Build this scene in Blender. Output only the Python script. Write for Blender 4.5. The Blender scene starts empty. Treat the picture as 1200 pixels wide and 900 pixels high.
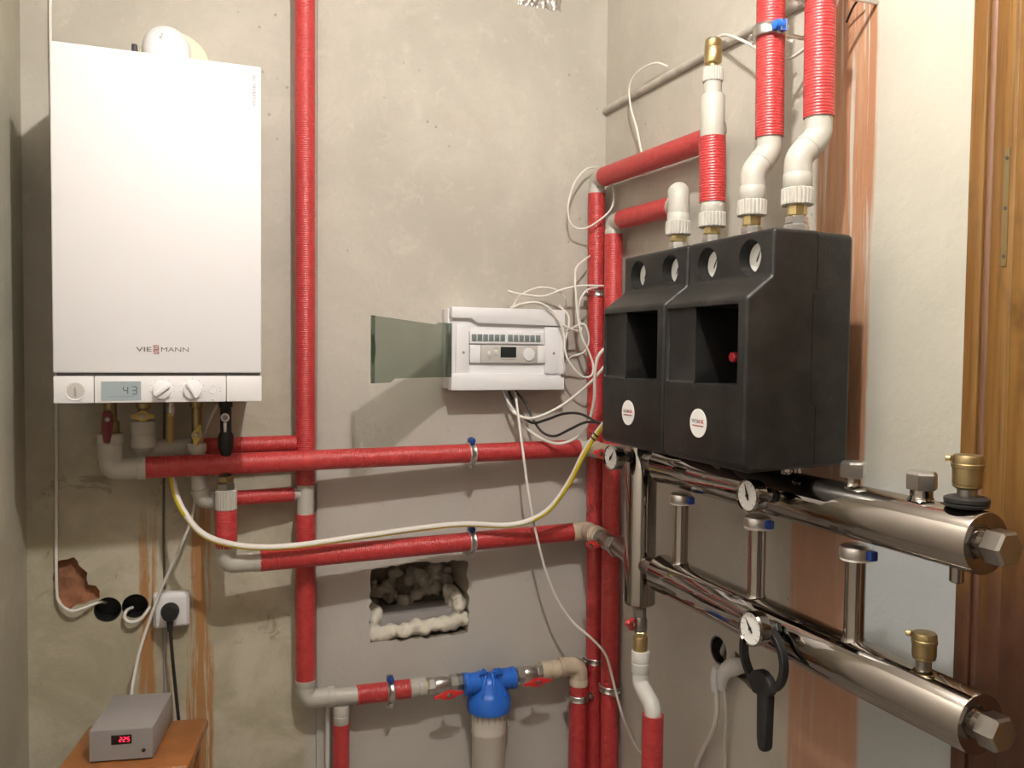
import bpy, bmesh, math, random
from mathutils import Vector, Matrix, noise
from mathutils.geometry import tessellate_polygon
random.seed(7)
SC = bpy.context.scene
COL = SC.collection
V = Vector
# ------------------------------------------------------------------ camera
F_PX, YAW, PITCH, ROLL = 978.34, 0.36937, -0.039745, 0.0107
CAM = V((0, 0, 1.5))
_fw = V((math.sin(YAW) * math.cos(PITCH), math.cos(YAW) * math.cos(PITCH), math.sin(PITCH)))
_r = V((math.cos(YAW), -math.sin(YAW), 0)); _u = _r.cross(_fw)
RIGHT = _r * math.cos(ROLL) + _u * math.sin(ROLL)
UP = -_r * math.sin(ROLL) + _u * math.cos(ROLL)
cd = bpy.data.cameras.new('camera'); cam = bpy.data.objects.new('camera', cd); COL.objects.link(cam)
cd.sensor_width = 36; cd.lens = F_PX / 1200 * 36; cd.clip_start = 0.02
cam.matrix_world = Matrix.Translation(CAM) @ Matrix((RIGHT, UP, -_fw)).transposed().to_4x4()
SC.camera = cam
# ------------------------------------------------------------------ world, exposure
w = bpy.data.worlds.new('world'); SC.world = w; w.use_nodes = True
w.node_tree.nodes['Background'].inputs[0].default_value = (0.02, 0.02, 0.02, 1)
w.node_tree.nodes['Background'].inputs[1].default_value = 0.3
SC.view_settings.view_transform = 'Standard'; SC.view_settings.look = 'None'
SC.view_settings.gamma = 1.0; SC.view_settings.use_curve_mapping = False
SC.view_settings.exposure = 0.0
LAMP = V((0.37, 0.63, 2.70)); LAMP_STRENGTH = 2500.0; LAMP_COL = (1.0, 0.955, 0.90)

# ------------------------------------------------------------------ room measures (metres)
XL, XR, YB, YF, ZC = -0.36, 1.15, 2.235, -0.9, 2.80
XSTEP, YP = 0.313, 2.225          # the smoother concrete panel of the back wall is 1 cm proud

def at(px, py, **k):
    """point of a known plane (x=, y= or z=) seen at a place of the 1200x900 photograph: used to survey the room"""
    d = RIGHT * ((px - 600) / F_PX) - UP * ((py - 450) / F_PX) + _fw
    a, v = list(k.items())[0]; i = 'xyz'.index(a)
    return CAM + d * ((v - CAM[i]) / d[i])

# ------------------------------------------------------------------ materials
M = {}
def nt(name):
    m = bpy.data.materials.new(name); m.use_nodes = True; M[name] = m
    return m, m.node_tree, m.node_tree.nodes['Principled BSDF']
def mat(name, col, rough=0.5, metal=0.0, spec=0.5, bump=0.0, bscale=60.0, emit=None, es=0.0, coat=0.0, var=0.0, vscale=8.0):
    m, t, b = nt(name)
    b.inputs['Base Color'].default_value = (*col, 1); b.inputs['Roughness'].default_value = rough
    b.inputs['Metallic'].default_value = metal; b.inputs['Specular IOR Level'].default_value = spec
    b.inputs['Coat Weight'].default_value = coat
    if emit: b.inputs['Emission Color'].default_value = (*emit, 1); b.inputs['Emission Strength'].default_value = es
    if bump or var:
        tc = t.nodes.new('ShaderNodeTexCoord')
    if bump:
        n = t.nodes.new('ShaderNodeTexNoise'); n.inputs['Scale'].default_value = bscale; n.inputs['Detail'].default_value = 4
        t.links.new(tc.outputs['Object'], n.inputs['Vector'])
        bp = t.nodes.new('ShaderNodeBump'); bp.inputs['Strength'].default_value = bump; bp.inputs['Distance'].default_value = 0.004
        t.links.new(n.outputs['Fac'], bp.inputs['Height']); t.links.new(bp.outputs['Normal'], b.inputs['Normal'])
    if var:
        n = t.nodes.new('ShaderNodeTexNoise'); n.inputs['Scale'].default_value = vscale; n.inputs['Detail'].default_value = 5
        t.links.new(tc.outputs['Object'], n.inputs['Vector'])
        r = t.nodes.new('ShaderNodeValToRGB')
        r.color_ramp.elements[0].position = 0.3; r.color_ramp.elements[1].position = 0.7
        r.color_ramp.elements[0].color = (*[c * (1 - var) for c in col], 1); r.color_ramp.elements[1].color = (*[min(1, c * (1 + var)) for c in col], 1)
        t.links.new(n.outputs['Fac'], r.inputs['Fac']); t.links.new(r.outputs['Color'], b.inputs['Base Color'])
    return m

class N:
    """tiny node builder"""
    def __init__(s, t): s.t = t
    def new(s, ty, **k):
        n = s.t.nodes.new(ty)
        for a, b in k.items(): setattr(n, a, b)
        return n
    def link(s, a, b): s.t.links.new(a, b)
    def val(s, sock, x):
        if hasattr(x, 'links') or hasattr(x, 'is_linked'): s.link(x, sock)
        else: sock.default_value = x
    def math(s, op, a, b=0.0, c=None):
        n = s.new('ShaderNodeMath', operation=op); s.val(n.inputs[0], a); s.val(n.inputs[1], b)
        if c is not None: s.val(n.inputs[2], c)
        return n.outputs[0]
    def noise(s, vec, scale, detail=5, rough=0.55, dist=0.0):
        n = s.new('ShaderNodeTexNoise'); s.link(vec, n.inputs['Vector'])
        n.inputs['Scale'].default_value = scale; n.inputs['Detail'].default_value = detail
        n.inputs['Roughness'].default_value = rough; n.inputs['Distortion'].default_value = dist
        return n.outputs['Fac']
    def smooth(s, x, a, b):
        n = s.new('ShaderNodeMapRange', interpolation_type='SMOOTHSTEP'); s.val(n.inputs[0], x)
        n.inputs[1].default_value = a; n.inputs[2].default_value = b
        return n.outputs[0]
    def mix(s, f, a, b):
        n = s.new('ShaderNodeMix', data_type='RGBA'); s.val(n.inputs[0], f)
        for i, c in ((6, a), (7, b)):
            if isinstance(c, tuple): n.inputs[i].default_value = (*c, 1)
            else: s.link(c, n.inputs[i])
        return n.outputs[2]
    def band(s, x, lo, hi, soft):
        return s.math('MULTIPLY', s.smooth(x, lo - soft, lo + soft), s.math('SUBTRACT', 1.0, s.smooth(x, hi - soft, hi + soft)))
    def stretch(s, vec, sc):
        n = s.new('ShaderNodeMapping'); s.link(vec, n.inputs[0]); n.inputs['Scale'].default_value = sc
        return n.outputs[0]

def concrete(name, base, dark, light, stains=None, pore=0.5):
    m, t, b = nt(name); k = N(t)
    g = k.new('ShaderNodeNewGeometry').outputs['Position']
    sx = k.new('ShaderNodeSeparateXYZ'); k.link(g, sx.inputs[0])
    n1 = k.noise(g, 2.2, 8, 0.6, 0.4); n2 = k.noise(g, 9.0, 8, 0.62, 0.8); n3 = k.noise(g, 70.0, 4, 0.6)
    c = k.mix(k.smooth(n1, 0.35, 0.68), dark, base)
    c = k.mix(k.math('MULTIPLY', k.smooth(n2, 0.52, 0.76), 0.38), c, light)
    c = k.mix(k.math('MULTIPLY', k.smooth(n3, 0.48, 0.75), 0.3), c, dark)
    n4 = k.noise(g, 24.0, 7, 0.7, 0.6)
    c = k.mix(k.math('MULTIPLY', k.smooth(n4, 0.55, 0.72), 0.35), c, dark)
    c = k.mix(k.math('MULTIPLY', k.smooth(n4, 0.45, 0.28), 0.35), c, light)
    vo = k.new('ShaderNodeTexVoronoi'); vo.inputs['Scale'].default_value = 26.0; k.link(g, vo.inputs['Vector'])
    pores = k.math('MULTIPLY', k.smooth(vo.outputs['Distance'], 0.13, 0.06), k.smooth(k.noise(g, 3.1, 3), 0.5, 0.62))
    c = k.mix(k.math('MULTIPLY', pores, pore), c, (dark[0] * .45, dark[1] * .43, dark[2] * .42))
    if stains: c = stains(k, g, sx, c)
    k.link(c, b.inputs['Base Color']); b.inputs['Roughness'].default_value = 0.88; b.inputs['Specular IOR Level'].default_value = 0.25
    h = k.math('ADD', k.math('MULTIPLY', n2, 0.6), k.math('SUBTRACT', k.math('MULTIPLY', n3, 0.35), k.math('MULTIPLY', pores, 0.4)))
    bp = k.new('ShaderNodeBump'); bp.inputs['Strength'].default_value = 0.35; bp.inputs['Distance'].default_value = 0.006
    k.link(h, bp.inputs['Height']); k.link(bp.outputs[0], b.inputs['Normal'])
    return m

def stains_back(k, g, sx, c):
    x, z = sx.outputs[0], sx.outputs[2]
    # raw, yellower concrete left of the panel joint, glue drips below it
    left = k.math('SUBTRACT', 1.0, k.smooth(x, 0.27, 0.30))
    c = k.mix(k.math('MULTIPLY', left, k.smooth(z, 1.9, 0.9)), c, k.mix(k.smooth(k.noise(g, 6, 8, .65, .5), .35, .68), (0.40, 0.36, 0.26), (0.55, 0.51, 0.40)))
    wob = k.math('ADD', x, k.math('MULTIPLY', k.math('SUBTRACT', k.noise(k.stretch(g, (30, 1, 3.5)), 1.0, 6, .65), 0.5), 0.06))
    for lo, hi, zt in ((-0.118, -0.082, 1.2), (-0.004, 0.052, 1.25)):
        f = k.math('MULTIPLY', k.band(wob, lo, hi, 0.006), k.smooth(k.math('ADD', z, k.math('MULTIPLY', k.noise(k.stretch(g, (40, 1, 1)), 1.0, 4), .3)), zt + .1, zt - .1))
        gap = k.smooth(k.noise(k.stretch(g, (55, 1, 2.2)), 1.0, 5, .7), 0.62, 0.52)
        c = k.mix(k.math('MULTIPLY', k.math('MULTIPLY', f, gap), 0.95), c, (0.40, 0.20, 0.075))
    # brown patches of broken plaster
    pt = k.math('MULTIPLY', k.smooth(k.noise(g, 7.5, 6, .7, .8), 0.60, 0.66), k.math('MULTIPLY', left, k.band(z, 0.66, 1.35, .06)))
    c = k.mix(k.math('MULTIPLY', pt, .5), c, (0.20, 0.16, 0.10))
    # grey, cleaner skim low on the panel
    right = k.smooth(x, 0.29, 0.32)
    c = k.mix(k.math('MULTIPLY', right, k.math('MULTIPLY', k.smooth(z, 1.75, 1.0), 0.75)), c, k.mix(k.noise(g, 5, 7, .6), (0.45, 0.425, 0.39), (0.56, 0.53, 0.485)))
    # pencil line and light plaster spots
    c = k.mix(k.math('MULTIPLY', k.smooth(k.noise(g, 14, 8, .7, 1.0), .64, .74), .22), c, (0.66, 0.63, 0.55))
    return c

def stains_right(k, g, sx, c):
    y, z = sx.outputs[1], sx.outputs[2]
    wob = k.math('ADD', y, k.math('MULTIPLY', k.math('SUBTRACT', k.noise(k.stretch(g, (1, 16, 1.6)), 1.0, 6, .65), 0.5), 0.035))
    up = k.smooth(z, 1.22, 1.34); lo = k.math('SUBTRACT', 1.0, up)
    # grey-blue skim beyond the brown band, low down; pale cream higher
    c = k.mix(k.math('MULTIPLY', k.smooth(wob, 1.20, 1.17), k.math('MULTIPLY', lo, .9)), c, k.mix(k.noise(g, 7, 6), (0.45, 0.48, 0.49), (0.53, 0.56, 0.56)))
    c = k.mix(k.math('MULTIPLY', k.smooth(wob, 1.20, 1.17), k.math('MULTIPLY', up, .75)), c, k.mix(k.noise(g, 9, 7, .65), (0.41, 0.39, 0.32), (0.52, 0.50, 0.42)))
    c = k.mix(k.math('MULTIPLY', k.smooth(wob, 1.40, 1.46), k.math('MULTIPLY', lo, .6)), c, k.mix(k.noise(g, 6, 7, .65), (0.50, 0.48, 0.435), (0.66, 0.63, 0.58)))
    br = k.mix(k.smooth(k.noise(k.stretch(g, (1, 40, 3)), 1.0, 6, .65), .4, .7), (0.36, 0.16, 0.075), (0.47, 0.26, 0.145))
    streak = k.smooth(k.noise(k.stretch(g, (1, 62, 2.0)), 1.0, 4, .6, .3), 0.67, 0.57)
    fu = k.math('MULTIPLY', k.math('MULTIPLY', k.band(wob, 1.182, 1.325, .006), up), streak)
    fl = k.math('MULTIPLY', k.math('MULTIPLY', k.band(wob, 1.185, 1.372, .008), lo), k.math('ADD', 0.55, k.math('MULTIPLY', streak, .4)))
    c = k.mix(k.math('MULTIPLY', fu, .92), c, br)
    c = k.mix(k.math('MULTIPLY', fl, .92), c, k.mix(.65, br, (0.52, 0.29, 0.20)))
    return c

concrete('concrete_back', (0.52, 0.485, 0.42), (0.42, 0.39, 0.335), (0.61, 0.575, 0.50), stains_back)
concrete('concrete_right', (0.52, 0.485, 0.415), (0.43, 0.40, 0.34), (0.60, 0.565, 0.49), stains_right)
def pale_bounce(k, g, sx, c):  # unseen near part lightened to throw more light on the right wall
    return k.mix(k.smooth(sx.outputs[1], 1.75, 1.6), c, (0.76, 0.74, 0.69))
concrete('concrete_left', (0.50, 0.475, 0.38), (0.40, 0.38, 0.30), (0.58, 0.555, 0.46), pale_bounce, .2)
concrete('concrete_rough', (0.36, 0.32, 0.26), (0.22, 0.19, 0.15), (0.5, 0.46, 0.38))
mat('ceiling_paint', (0.70, 0.68, 0.64), .9, bump=.1)
mat('dim_paint', (0.16, 0.14, 0.12), .8, bump=.1)
mat('brick_red', (0.33, 0.15, 0.08), .9, bump=.6, bscale=90, var=.4, vscale=30)
mat('white_enamel', (0.69, 0.68, 0.69), .48, spec=.4)
mat('white_plastic', (0.76, 0.75, 0.76), .38)
mat('panel_white', (0.73, 0.72, 0.725), .42)
mat('grey_print', (0.30, 0.27, 0.27), .6); mat('fine_print', (0.14, 0.125, 0.125), .6); mat('red_print', (0.34, 0.10, 0.09), .5)
mat('dark_gap', (0.06, 0.055, 0.05), .8)
mat('lcd', (0.30, 0.36, 0.38), .25, spec=.6); mat('lcd_digit', (0.05, 0.06, 0.06), .5)
mat('ppr', (0.46, 0.44, 0.39), .45, bump=.05, bscale=200)
mat('ppr_tan', (0.55, 0.46, 0.34), .5, var=.15, vscale=25)
mat('ppr_white', (0.64, 0.63, 0.59), .4)
mat('steel', (0.35, 0.32, 0.29), .05, metal=1.0)
mat('steel_dull', (0.36, 0.34, 0.31), .30, metal=1.0, bump=.1, bscale=120)
mat('zinc', (0.66, 0.65, 0.63), .3, metal=1.0, bump=.15, bscale=150)
mat('brass', (0.56, 0.45, 0.22), .34, metal=1.0)
mat('brass_dull', (0.36, 0.28, 0.14), .45, metal=1.0)
mat('black_rubber', (0.018, 0.017, 0.017), .55); mat('black_plastic', (0.012, 0.0115, 0.0115), .5)
mat('black_cable', (0.02, 0.019, 0.018), .45)
mat('white_cable', (0.74, 0.71, 0.65), .5); mat('white_cable_dim', (0.62, 0.60, 0.55), .55)
mat('yellow_hose', (0.72, 0.56, 0.03), .38); mat('tan_tape', (0.50, 0.36, 0.14), .6)
mat('red_handle', (0.55, 0.03, 0.03), .35); mat('dark_red', (0.16, 0.02, 0.025), .4)
mat('yellow_handle', (0.50, 0.36, 0.09), .5)
mat('blue_plastic', (0.02, 0.14, 0.60), .35); mat('blue_cap', (0.015, 0.05, 0.25), .4)
mat('dial_white', (0.82, 0.82, 0.80), .45)
mat('cream', (0.74, 0.70, 0.52), .6)
mat('grey_metal', (0.31, 0.29, 0.28), .5, bump=.06, bscale=300); mat('stool_wood', (0.30, 0.115, 0.035), .35, var=.25, vscale=14)
mat('led_window', (0.015, 0.004, 0.004), .2); mat('led_red', (0.6, 0.0, 0.02), .5, emit=(1.0, 0.02, 0.06), es=3.0)
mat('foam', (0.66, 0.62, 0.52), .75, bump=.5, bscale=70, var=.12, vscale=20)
mat('foam_shaded', (0.44, 0.40, 0.33), .85, bump=.6, bscale=60, var=.35, vscale=12)  # same foam darkened, shade of the niche put into the colour
mat('bowl', (0.58, 0.53, 0.46), .3, spec=.5)
mat('tape_white', (0.66, 0.65, 0.66), .6, bump=.4, bscale=80)
mat('conduit', (0.47, 0.44, 0.38), .75, bump=.3, bscale=90, var=.2, vscale=20)
mat('tin_foil', (0.75, 0.74, 0.72), .25, metal=1.0, bump=.8, bscale=120)
mat('relay_face', (0.50, 0.48, 0.45), .5); mat('breaker_grey', (0.17, 0.20, 0.20), .5); mat('screen_dark', (0.02, 0.022, 0.022), .25)
mat('bulb_glow', (1, 1, 1), .5, emit=LAMP_COL, es=LAMP_STRENGTH)
mat('floor_screed', (0.32, 0.295, 0.265), .85, bump=.3, bscale=40, var=.2, vscale=5)
mat('door_paint', (0.44, 0.27, 0.12), .5, var=.2, vscale=6)
mat('chase_grey', (0.13, 0.11, 0.085), .8)
mat('label_red', (0.55, 0.03, 0.05), .5)

def red_foil():
    m, t, b = nt('red_foil'); k = N(t)
    uv = k.new('ShaderNodeTexCoord').outputs['UV']; s = k.new('ShaderNodeSeparateXYZ'); k.link(uv, s.inputs[0])
    ob = k.new('ShaderNodeNewGeometry').outputs['Position']
    n = k.noise(ob, 60, 4, .6); n2 = k.noise(ob, 260, 3, .6)
    ph = k.math('ADD', k.math('MULTIPLY', s.outputs[1], 2 * math.pi / 0.0054), k.math('MULTIPLY', n, 5.0))
    wv = k.math('MULTIPLY', k.math('ADD', k.math('SINE', ph), 1.0), 0.5)
    h = k.math('ADD', k.math('ADD', k.math('MULTIPLY', wv, 0.55), k.math('MULTIPLY', n2, 0.7)), k.math('MULTIPLY', n, 0.9))
    bp = k.new('ShaderNodeBump'); bp.inputs['Strength'].default_value = 0.5; bp.inputs['Distance'].default_value = 0.0022
    k.link(h, bp.inputs['Height']); k.link(bp.outputs[0], b.inputs['Normal'])
    c = k.mix(k.smooth(n, .3, .7), (0.42, 0.031, 0.033), (0.51, 0.047, 0.047))
    k.link(c, b.inputs['Base Color'])
    b.inputs['Roughness'].default_value = 0.34; b.inputs['Specular IOR Level'].default_value = 0.6
red_foil()

def epp():
    m, t, b = nt('black_foam'); k = N(t)
    ob = k.new('ShaderNodeTexCoord').outputs['Object']
    vo = k.new('ShaderNodeTexVoronoi'); vo.inputs['Scale'].default_value = 260; k.link(ob, vo.inputs['Vector'])
    n = k.noise(ob, 22, 5, .6)
    c = k.mix(k.smooth(n, .35, .7), (0.009, 0.0085, 0.008), (0.019, 0.018, 0.017))
    c = k.mix(k.math('MULTIPLY', k.smooth(k.noise(ob, 120, 2), .72, .8), .35), c, (0.2, 0.19, 0.18))
    k.link(c, b.inputs['Base Color']); b.inputs['Roughness'].default_value = .40; b.inputs['Specular IOR Level'].default_value = .34
    bp = k.new('ShaderNodeBump'); bp.inputs['Strength'].default_value = .25; bp.inputs['Distance'].default_value = .001
    k.link(vo.outputs['Distance'], bp.inputs['Height']); k.link(bp.outputs[0], b.inputs['Normal'])
epp()

def wood(name, a, bcol, dark):
    m, t, b = nt(name); k = N(t)
    g = k.new('ShaderNodeNewGeometry').outputs['Position']
    st = k.stretch(g, (20, 26, 1.3))
    n = k.noise(st, 1.6, 8, .6, .6); n2 = k.noise(k.stretch(g, (60, 140, 3)), 1.0, 5, .6); n3 = k.noise(k.stretch(g, (4, 9, 4)), 1.0, 6, .6, .5)
    c = k.mix(k.smooth(n, .3, .7), a, bcol); c = k.mix(k.math('MULTIPLY', k.smooth(n2, .48, .72), .6), c, dark)
    c = k.mix(k.math('MULTIPLY', k.smooth(n3, .54, .70), .62), c, dark)
    # darker red-brown on the lower half, edge broken by noise
    sz = k.new('ShaderNodeSeparateXYZ'); k.link(g, sz.inputs[0])
    zz = k.math('ADD', sz.outputs[2], k.math('MULTIPLY', k.math('SUBTRACT', k.noise(k.stretch(g, (8, 8, 2.5)), 1.0, 6, .6), .5), .7))
    c = k.mix(k.math('MULTIPLY', k.smooth(zz, 1.28, 1.12), .9), c, k.mix(k.noise(k.stretch(g, (50, 50, 18)), 1.0, 5, .7), (0.045, 0.017, 0.010), (0.13, 0.055, 0.035)))
    k.link(c, b.inputs['Base Color']); b.inputs['Roughness'].default_value = .33; b.inputs['Specular IOR Level'].default_value = .5
    bp = k.new('ShaderNodeBump'); bp.inputs['Strength'].default_value = .3; bp.inputs['Distance'].default_value = .003
    k.link(n, bp.inputs['Height']); k.link(bp.outputs[0], b.inputs['Normal'])
wood('jamb_wood', (0.145, 0.066, 0.016), (0.23, 0.12, 0.032), (0.055, 0.021, 0.006))
wood('jamb_groove', (0.15, 0.075, 0.040), (0.23, 0.12, 0.075), (0.06, 0.027, 0.012))

def smoked():
    m, t, b = nt('smoked_plastic'); k = N(t)
    tr = k.new('ShaderNodeBsdfTransparent'); tr.inputs[0].default_value = (0.66, 0.70, 0.665, 1)
    gl = k.new('ShaderNodeBsdfGlossy'); gl.inputs['Roughness'].default_value = .08; gl.inputs[0].default_value = (.8, .85, .82, 1)
    fr = k.new('ShaderNodeLayerWeight'); fr.inputs[0].default_value = .12
    mx = k.new('ShaderNodeMixShader'); k.link(fr.outputs[0], mx.inputs[0]); k.link(tr.outputs[0], mx.inputs[1]); k.link(gl.outputs[0], mx.inputs[2])
    k.link(mx.outputs[0], t.nodes['Material Output'].inputs[0])
smoked()

# ------------------------------------------------------------------ mesh builder
def frame(ax):
    a = V(ax).normalized()
    h = V((0, 0, 1)) if abs(a.z) < .9 else V((1, 0, 0))
    u = h.cross(a).normalized(); v = a.cross(u)
    return u, v, a

class MB:
    def __init__(s): s.v = []; s.f = []; s.uv = []; s.m = []
    def add(s, vs): n = len(s.v); s.v += [V(p) for p in vs]; return n
    def face(s, idx, uv=None, m=0): s.f.append(list(idx)); s.uv.append(uv or [(0, 0)] * len(idx)); s.m.append(m)
    def tube(s, pts, r, seg=16, cap=True, mfun=None):
        pts = [V(p) for p in pts]; n = len(pts); rs = r if isinstance(r, (list, tuple)) else [r] * n
        tang = []
        for i in range(n):
            a = pts[min(i + 1, n - 1)] - pts[max(i - 1, 0)]
            if a.length < 1e-9: a = pts[i] - pts[i - 1] if i else pts[1] - pts[0]
            tang.append(a.normalized())
        u = frame(tang[0])[0]; L = 0; rings = []; Ls = []
        for i in range(n):
            if i: L += (pts[i] - pts[i - 1]).length
            u = (u - tang[i] * u.dot(tang[i])).normalized(); w = tang[i].cross(u)
            rings.append(s.add([pts[i] + (u * math.cos(2 * math.pi * j / seg) + w * math.sin(2 * math.pi * j / seg)) * rs[i] for j in range(seg)])); Ls.append(L)
        for i in range(n - 1):
            for j in range(seg):
                k = (j + 1) % seg
                s.face((rings[i] + j, rings[i] + k, rings[i + 1] + k, rings[i + 1] + j),
                       [(j / seg, Ls[i]), ((j + 1) / seg, Ls[i]), ((j + 1) / seg, Ls[i + 1]), (j / seg, Ls[i + 1])], mfun(i, j) if mfun else 0)
        if cap:
            s.face([rings[0] + j for j in range(seg)][::-1]); s.face([rings[-1] + j for j in range(seg)])
        return s
    def lathe(s, o, ax, prof, seg=24, m=0, rfun=None):
        """prof: (radius, height along axis)"""
        u, w, a = frame(ax); o = V(o); rings = []
        for (r, h) in prof:
            rings.append(s.add([o + a * h + (u * math.cos(2 * math.pi * j / seg) + w * math.sin(2 * math.pi * j / seg)) * (r * (rfun(j, h) if rfun else 1)) for j in range(seg)]))
        for i in range(len(prof) - 1):
            for j in range(seg):
                k = (j + 1) % seg
                s.face((rings[i] + j, rings[i] + k, rings[i + 1] + k, rings[i + 1] + j),
                       [(j / seg, prof[i][1]), ((j + 1) / seg, prof[i][1]), ((j + 1) / seg, prof[i + 1][1]), (j / seg, prof[i + 1][1])], m)
        if prof[0][0] > 1e-6: s.face([rings[0] + j for j in range(seg)][::-1], m=m)
        if prof[-1][0] > 1e-6: s.face([rings[-1] + j for j in range(seg)], m=m)
        return s
    def hexa(s, o, ax, r, L, m=0, n=6, ch=.12):
        return s.lathe(o, ax, [(r * (1 - ch), 0), (r, r * ch), (r, L - r * ch), (r * (1 - ch), L)], n, m)
    def box(s, c, size, X=(1, 0, 0), Y=(0, 1, 0), Z=(0, 0, 1), m=0):
        c, X, Y, Z = V(c), V(X), V(Y), V(Z); a, b, d = [q / 2 for q in size]
        n = s.add([c + X * (i * a) + Y * (j * b) + Z * (k * d) for i in (-1, 1) for j in (-1, 1) for k in (-1, 1)])
        for q in ((0, 1, 3, 2), (4, 6, 7, 5), (0, 4, 5, 1), (2, 3, 7, 6), (0, 2, 6, 4), (1, 5, 7, 3)): s.face([n + i for i in q], m=m)
        return s
    def box2(s, lo, hi, m=0):
        lo, hi = V(lo), V(hi); return s.box((lo + hi) / 2, hi - lo, m=m)
    def prism(s, poly, o, X, Y, depth, m=0):
        """polygon in the (X, Y) plane at o, extruded along X x Y"""
        o, X, Y = V(o), V(X), V(Y); Z = X.cross(Y).normalized(); n = len(poly)
        a = s.add([o + X * p[0] + Y * p[1] for p in poly]); b = s.add([o + X * p[0] + Y * p[1] + Z * depth for p in poly])
        s.face([a + i for i in range(n)][::-1], m=m); s.face([b + i for i in range(n)], m=m)
        for i in range(n): k = (i + 1) % n; s.face((a + i, a + k, b + k, b + i), m=m)
        return s
    def build(s, name, mats, parent=None, bevel=0.0, bseg=2, ang=38, loc=None, recalc=True, bang=30, bsel=None):
        base = root_loc(parent) if parent else (V(loc) if loc is not None else V((0, 0, 0)))
        me = bpy.data.meshes.new(name)
        me.from_pydata([tuple(p - base) for p in s.v], [], s.f)
        uvl = me.uv_layers.new(name='UVMap'); i = 0
        for p, uv in zip(me.polygons, s.uv):
            for q in uv: uvl.data[i].uv = q; i += 1
        for p, mi in zip(me.polygons, s.m): p.material_index = mi
        if bevel or recalc:
            bm = bmesh.new(); bm.from_mesh(me)
            if recalc: bmesh.ops.recalc_face_normals(bm, faces=bm.faces)
            if bevel:
                es = [e for e in bm.edges if e.is_manifold and e.calc_face_angle(0) > math.radians(bang) and (bsel is None or bsel(base + (e.verts[0].co + e.verts[1].co) / 2))]
                bmesh.ops.bevel(bm, geom=es, offset=bevel, segments=bseg, profile=.5, affect='EDGES', clamp_overlap=True)
            bm.to_mesh(me); bm.free()
        me.shade_smooth(); me.set_sharp_from_angle(angle=math.radians(ang))
        for q in (mats if isinstance(mats, (list, tuple)) else [mats]): me.materials.append(M[q])
        o = bpy.data.objects.new(name, me); COL.objects.link(o)
        if parent: o.parent = parent
        elif loc is not None: o.location = loc
        return o

def root_loc(o):
    l = V((0, 0, 0))
    while o is not None: l += o.location; o = o.parent
    return l
def tag(o, label, cat, group=None):
    o['label'] = label; o['category'] = cat
    if group: o['group'] = group
    return o
def struct(o): o['kind'] = 'structure'; return o
def thing(name, label, cat, loc, group=None):
    o = bpy.data.objects.new(name, None); COL.objects.link(o); o.location = loc; o.empty_display_size = .05
    return tag(o, label, cat, group)
def fillet(pts, rad, n=6):
    pts = [V(p) for p in pts]; out = [pts[0]]
    for i in range(1, len(pts) - 1):
        a, b, c = pts[i - 1], pts[i], pts[i + 1]
        d1, d2 = (a - b), (c - b); r = min(rad, d1.length * .49, d2.length * .49)
        p, q = b + d1.normalized() * r, b + d2.normalized() * r
        for j in range(n + 1):
            t = j / n; out.append(p * (1 - t) ** 2 + b * (2 * t * (1 - t)) + q * t * t)
    out.append(pts[-1]); return out
def spline(pts, n=8):
    pts = [V(p) for p in pts]; P = [pts[0] * 2 - pts[1]] + pts + [pts[-1] * 2 - pts[-2]]; out = []
    for i in range(1, len(P) - 2):
        a, b, c, d = P[i - 1:i + 3]
        for j in range(n):
            t = j / n
            out.append(.5 * ((2 * b) + (c - a) * t + (2 * a - 5 * b + 4 * c - d) * t * t + (3 * b - a - 3 * c + d) * t ** 3))
    out.append(pts[-1]); return out
def cut(obj, cutters):
    for c in cutters:
        md = obj.modifiers.new('b', 'BOOLEAN'); md.operation = 'DIFFERENCE'; md.object = c; md.solver = 'EXACT'
    dg = bpy.context.evaluated_depsgraph_get(); dg.update()
    me = bpy.data.meshes.new_from_object(obj.evaluated_get(dg))
    obj.modifiers.clear(); obj.data = me
    me.shade_smooth(); me.set_sharp_from_angle(angle=math.radians(38))
    for c in cutters: bpy.data.objects.remove(c)
def text(name, s, size, o, X, Y, mt, parent, align='CENTER', ext=.0003, sx=1.0, shear=0, off=0.0):
    cu = bpy.data.curves.new(name, 'FONT'); cu.body = s; cu.size = size; cu.align_x = align; cu.align_y = 'CENTER'; cu.extrude = ext; cu.shear = shear; cu.resolution_u = 3; cu.offset = off
    ob = bpy.data.objects.new(name + '_tmp', cu); COL.objects.link(ob)
    dg = bpy.context.evaluated_depsgraph_get(); dg.update()
    me = bpy.data.meshes.new_from_object(ob.evaluated_get(dg)); bpy.data.objects.remove(ob)
    X, Y = V(X).normalized(), V(Y).normalized(); Z = X.cross(Y)
    base = root_loc(parent)
    for v in me.vertices:
        q = v.co; v.co = V(o) + X * (q.x * sx) + Y * q.y + Z * q.z - base
    me.materials.clear(); me.materials.append(M[mt]); me.name = name
    o2 = bpy.data.objects.new(name, me); COL.objects.link(o2); o2.parent = parent
    return o2
SEG7 = {'0': 'abcdef', '1': 'bc', '2': 'abged', '3': 'abgcd', '4': 'fgbc', '5': 'afgcd'}
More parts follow.
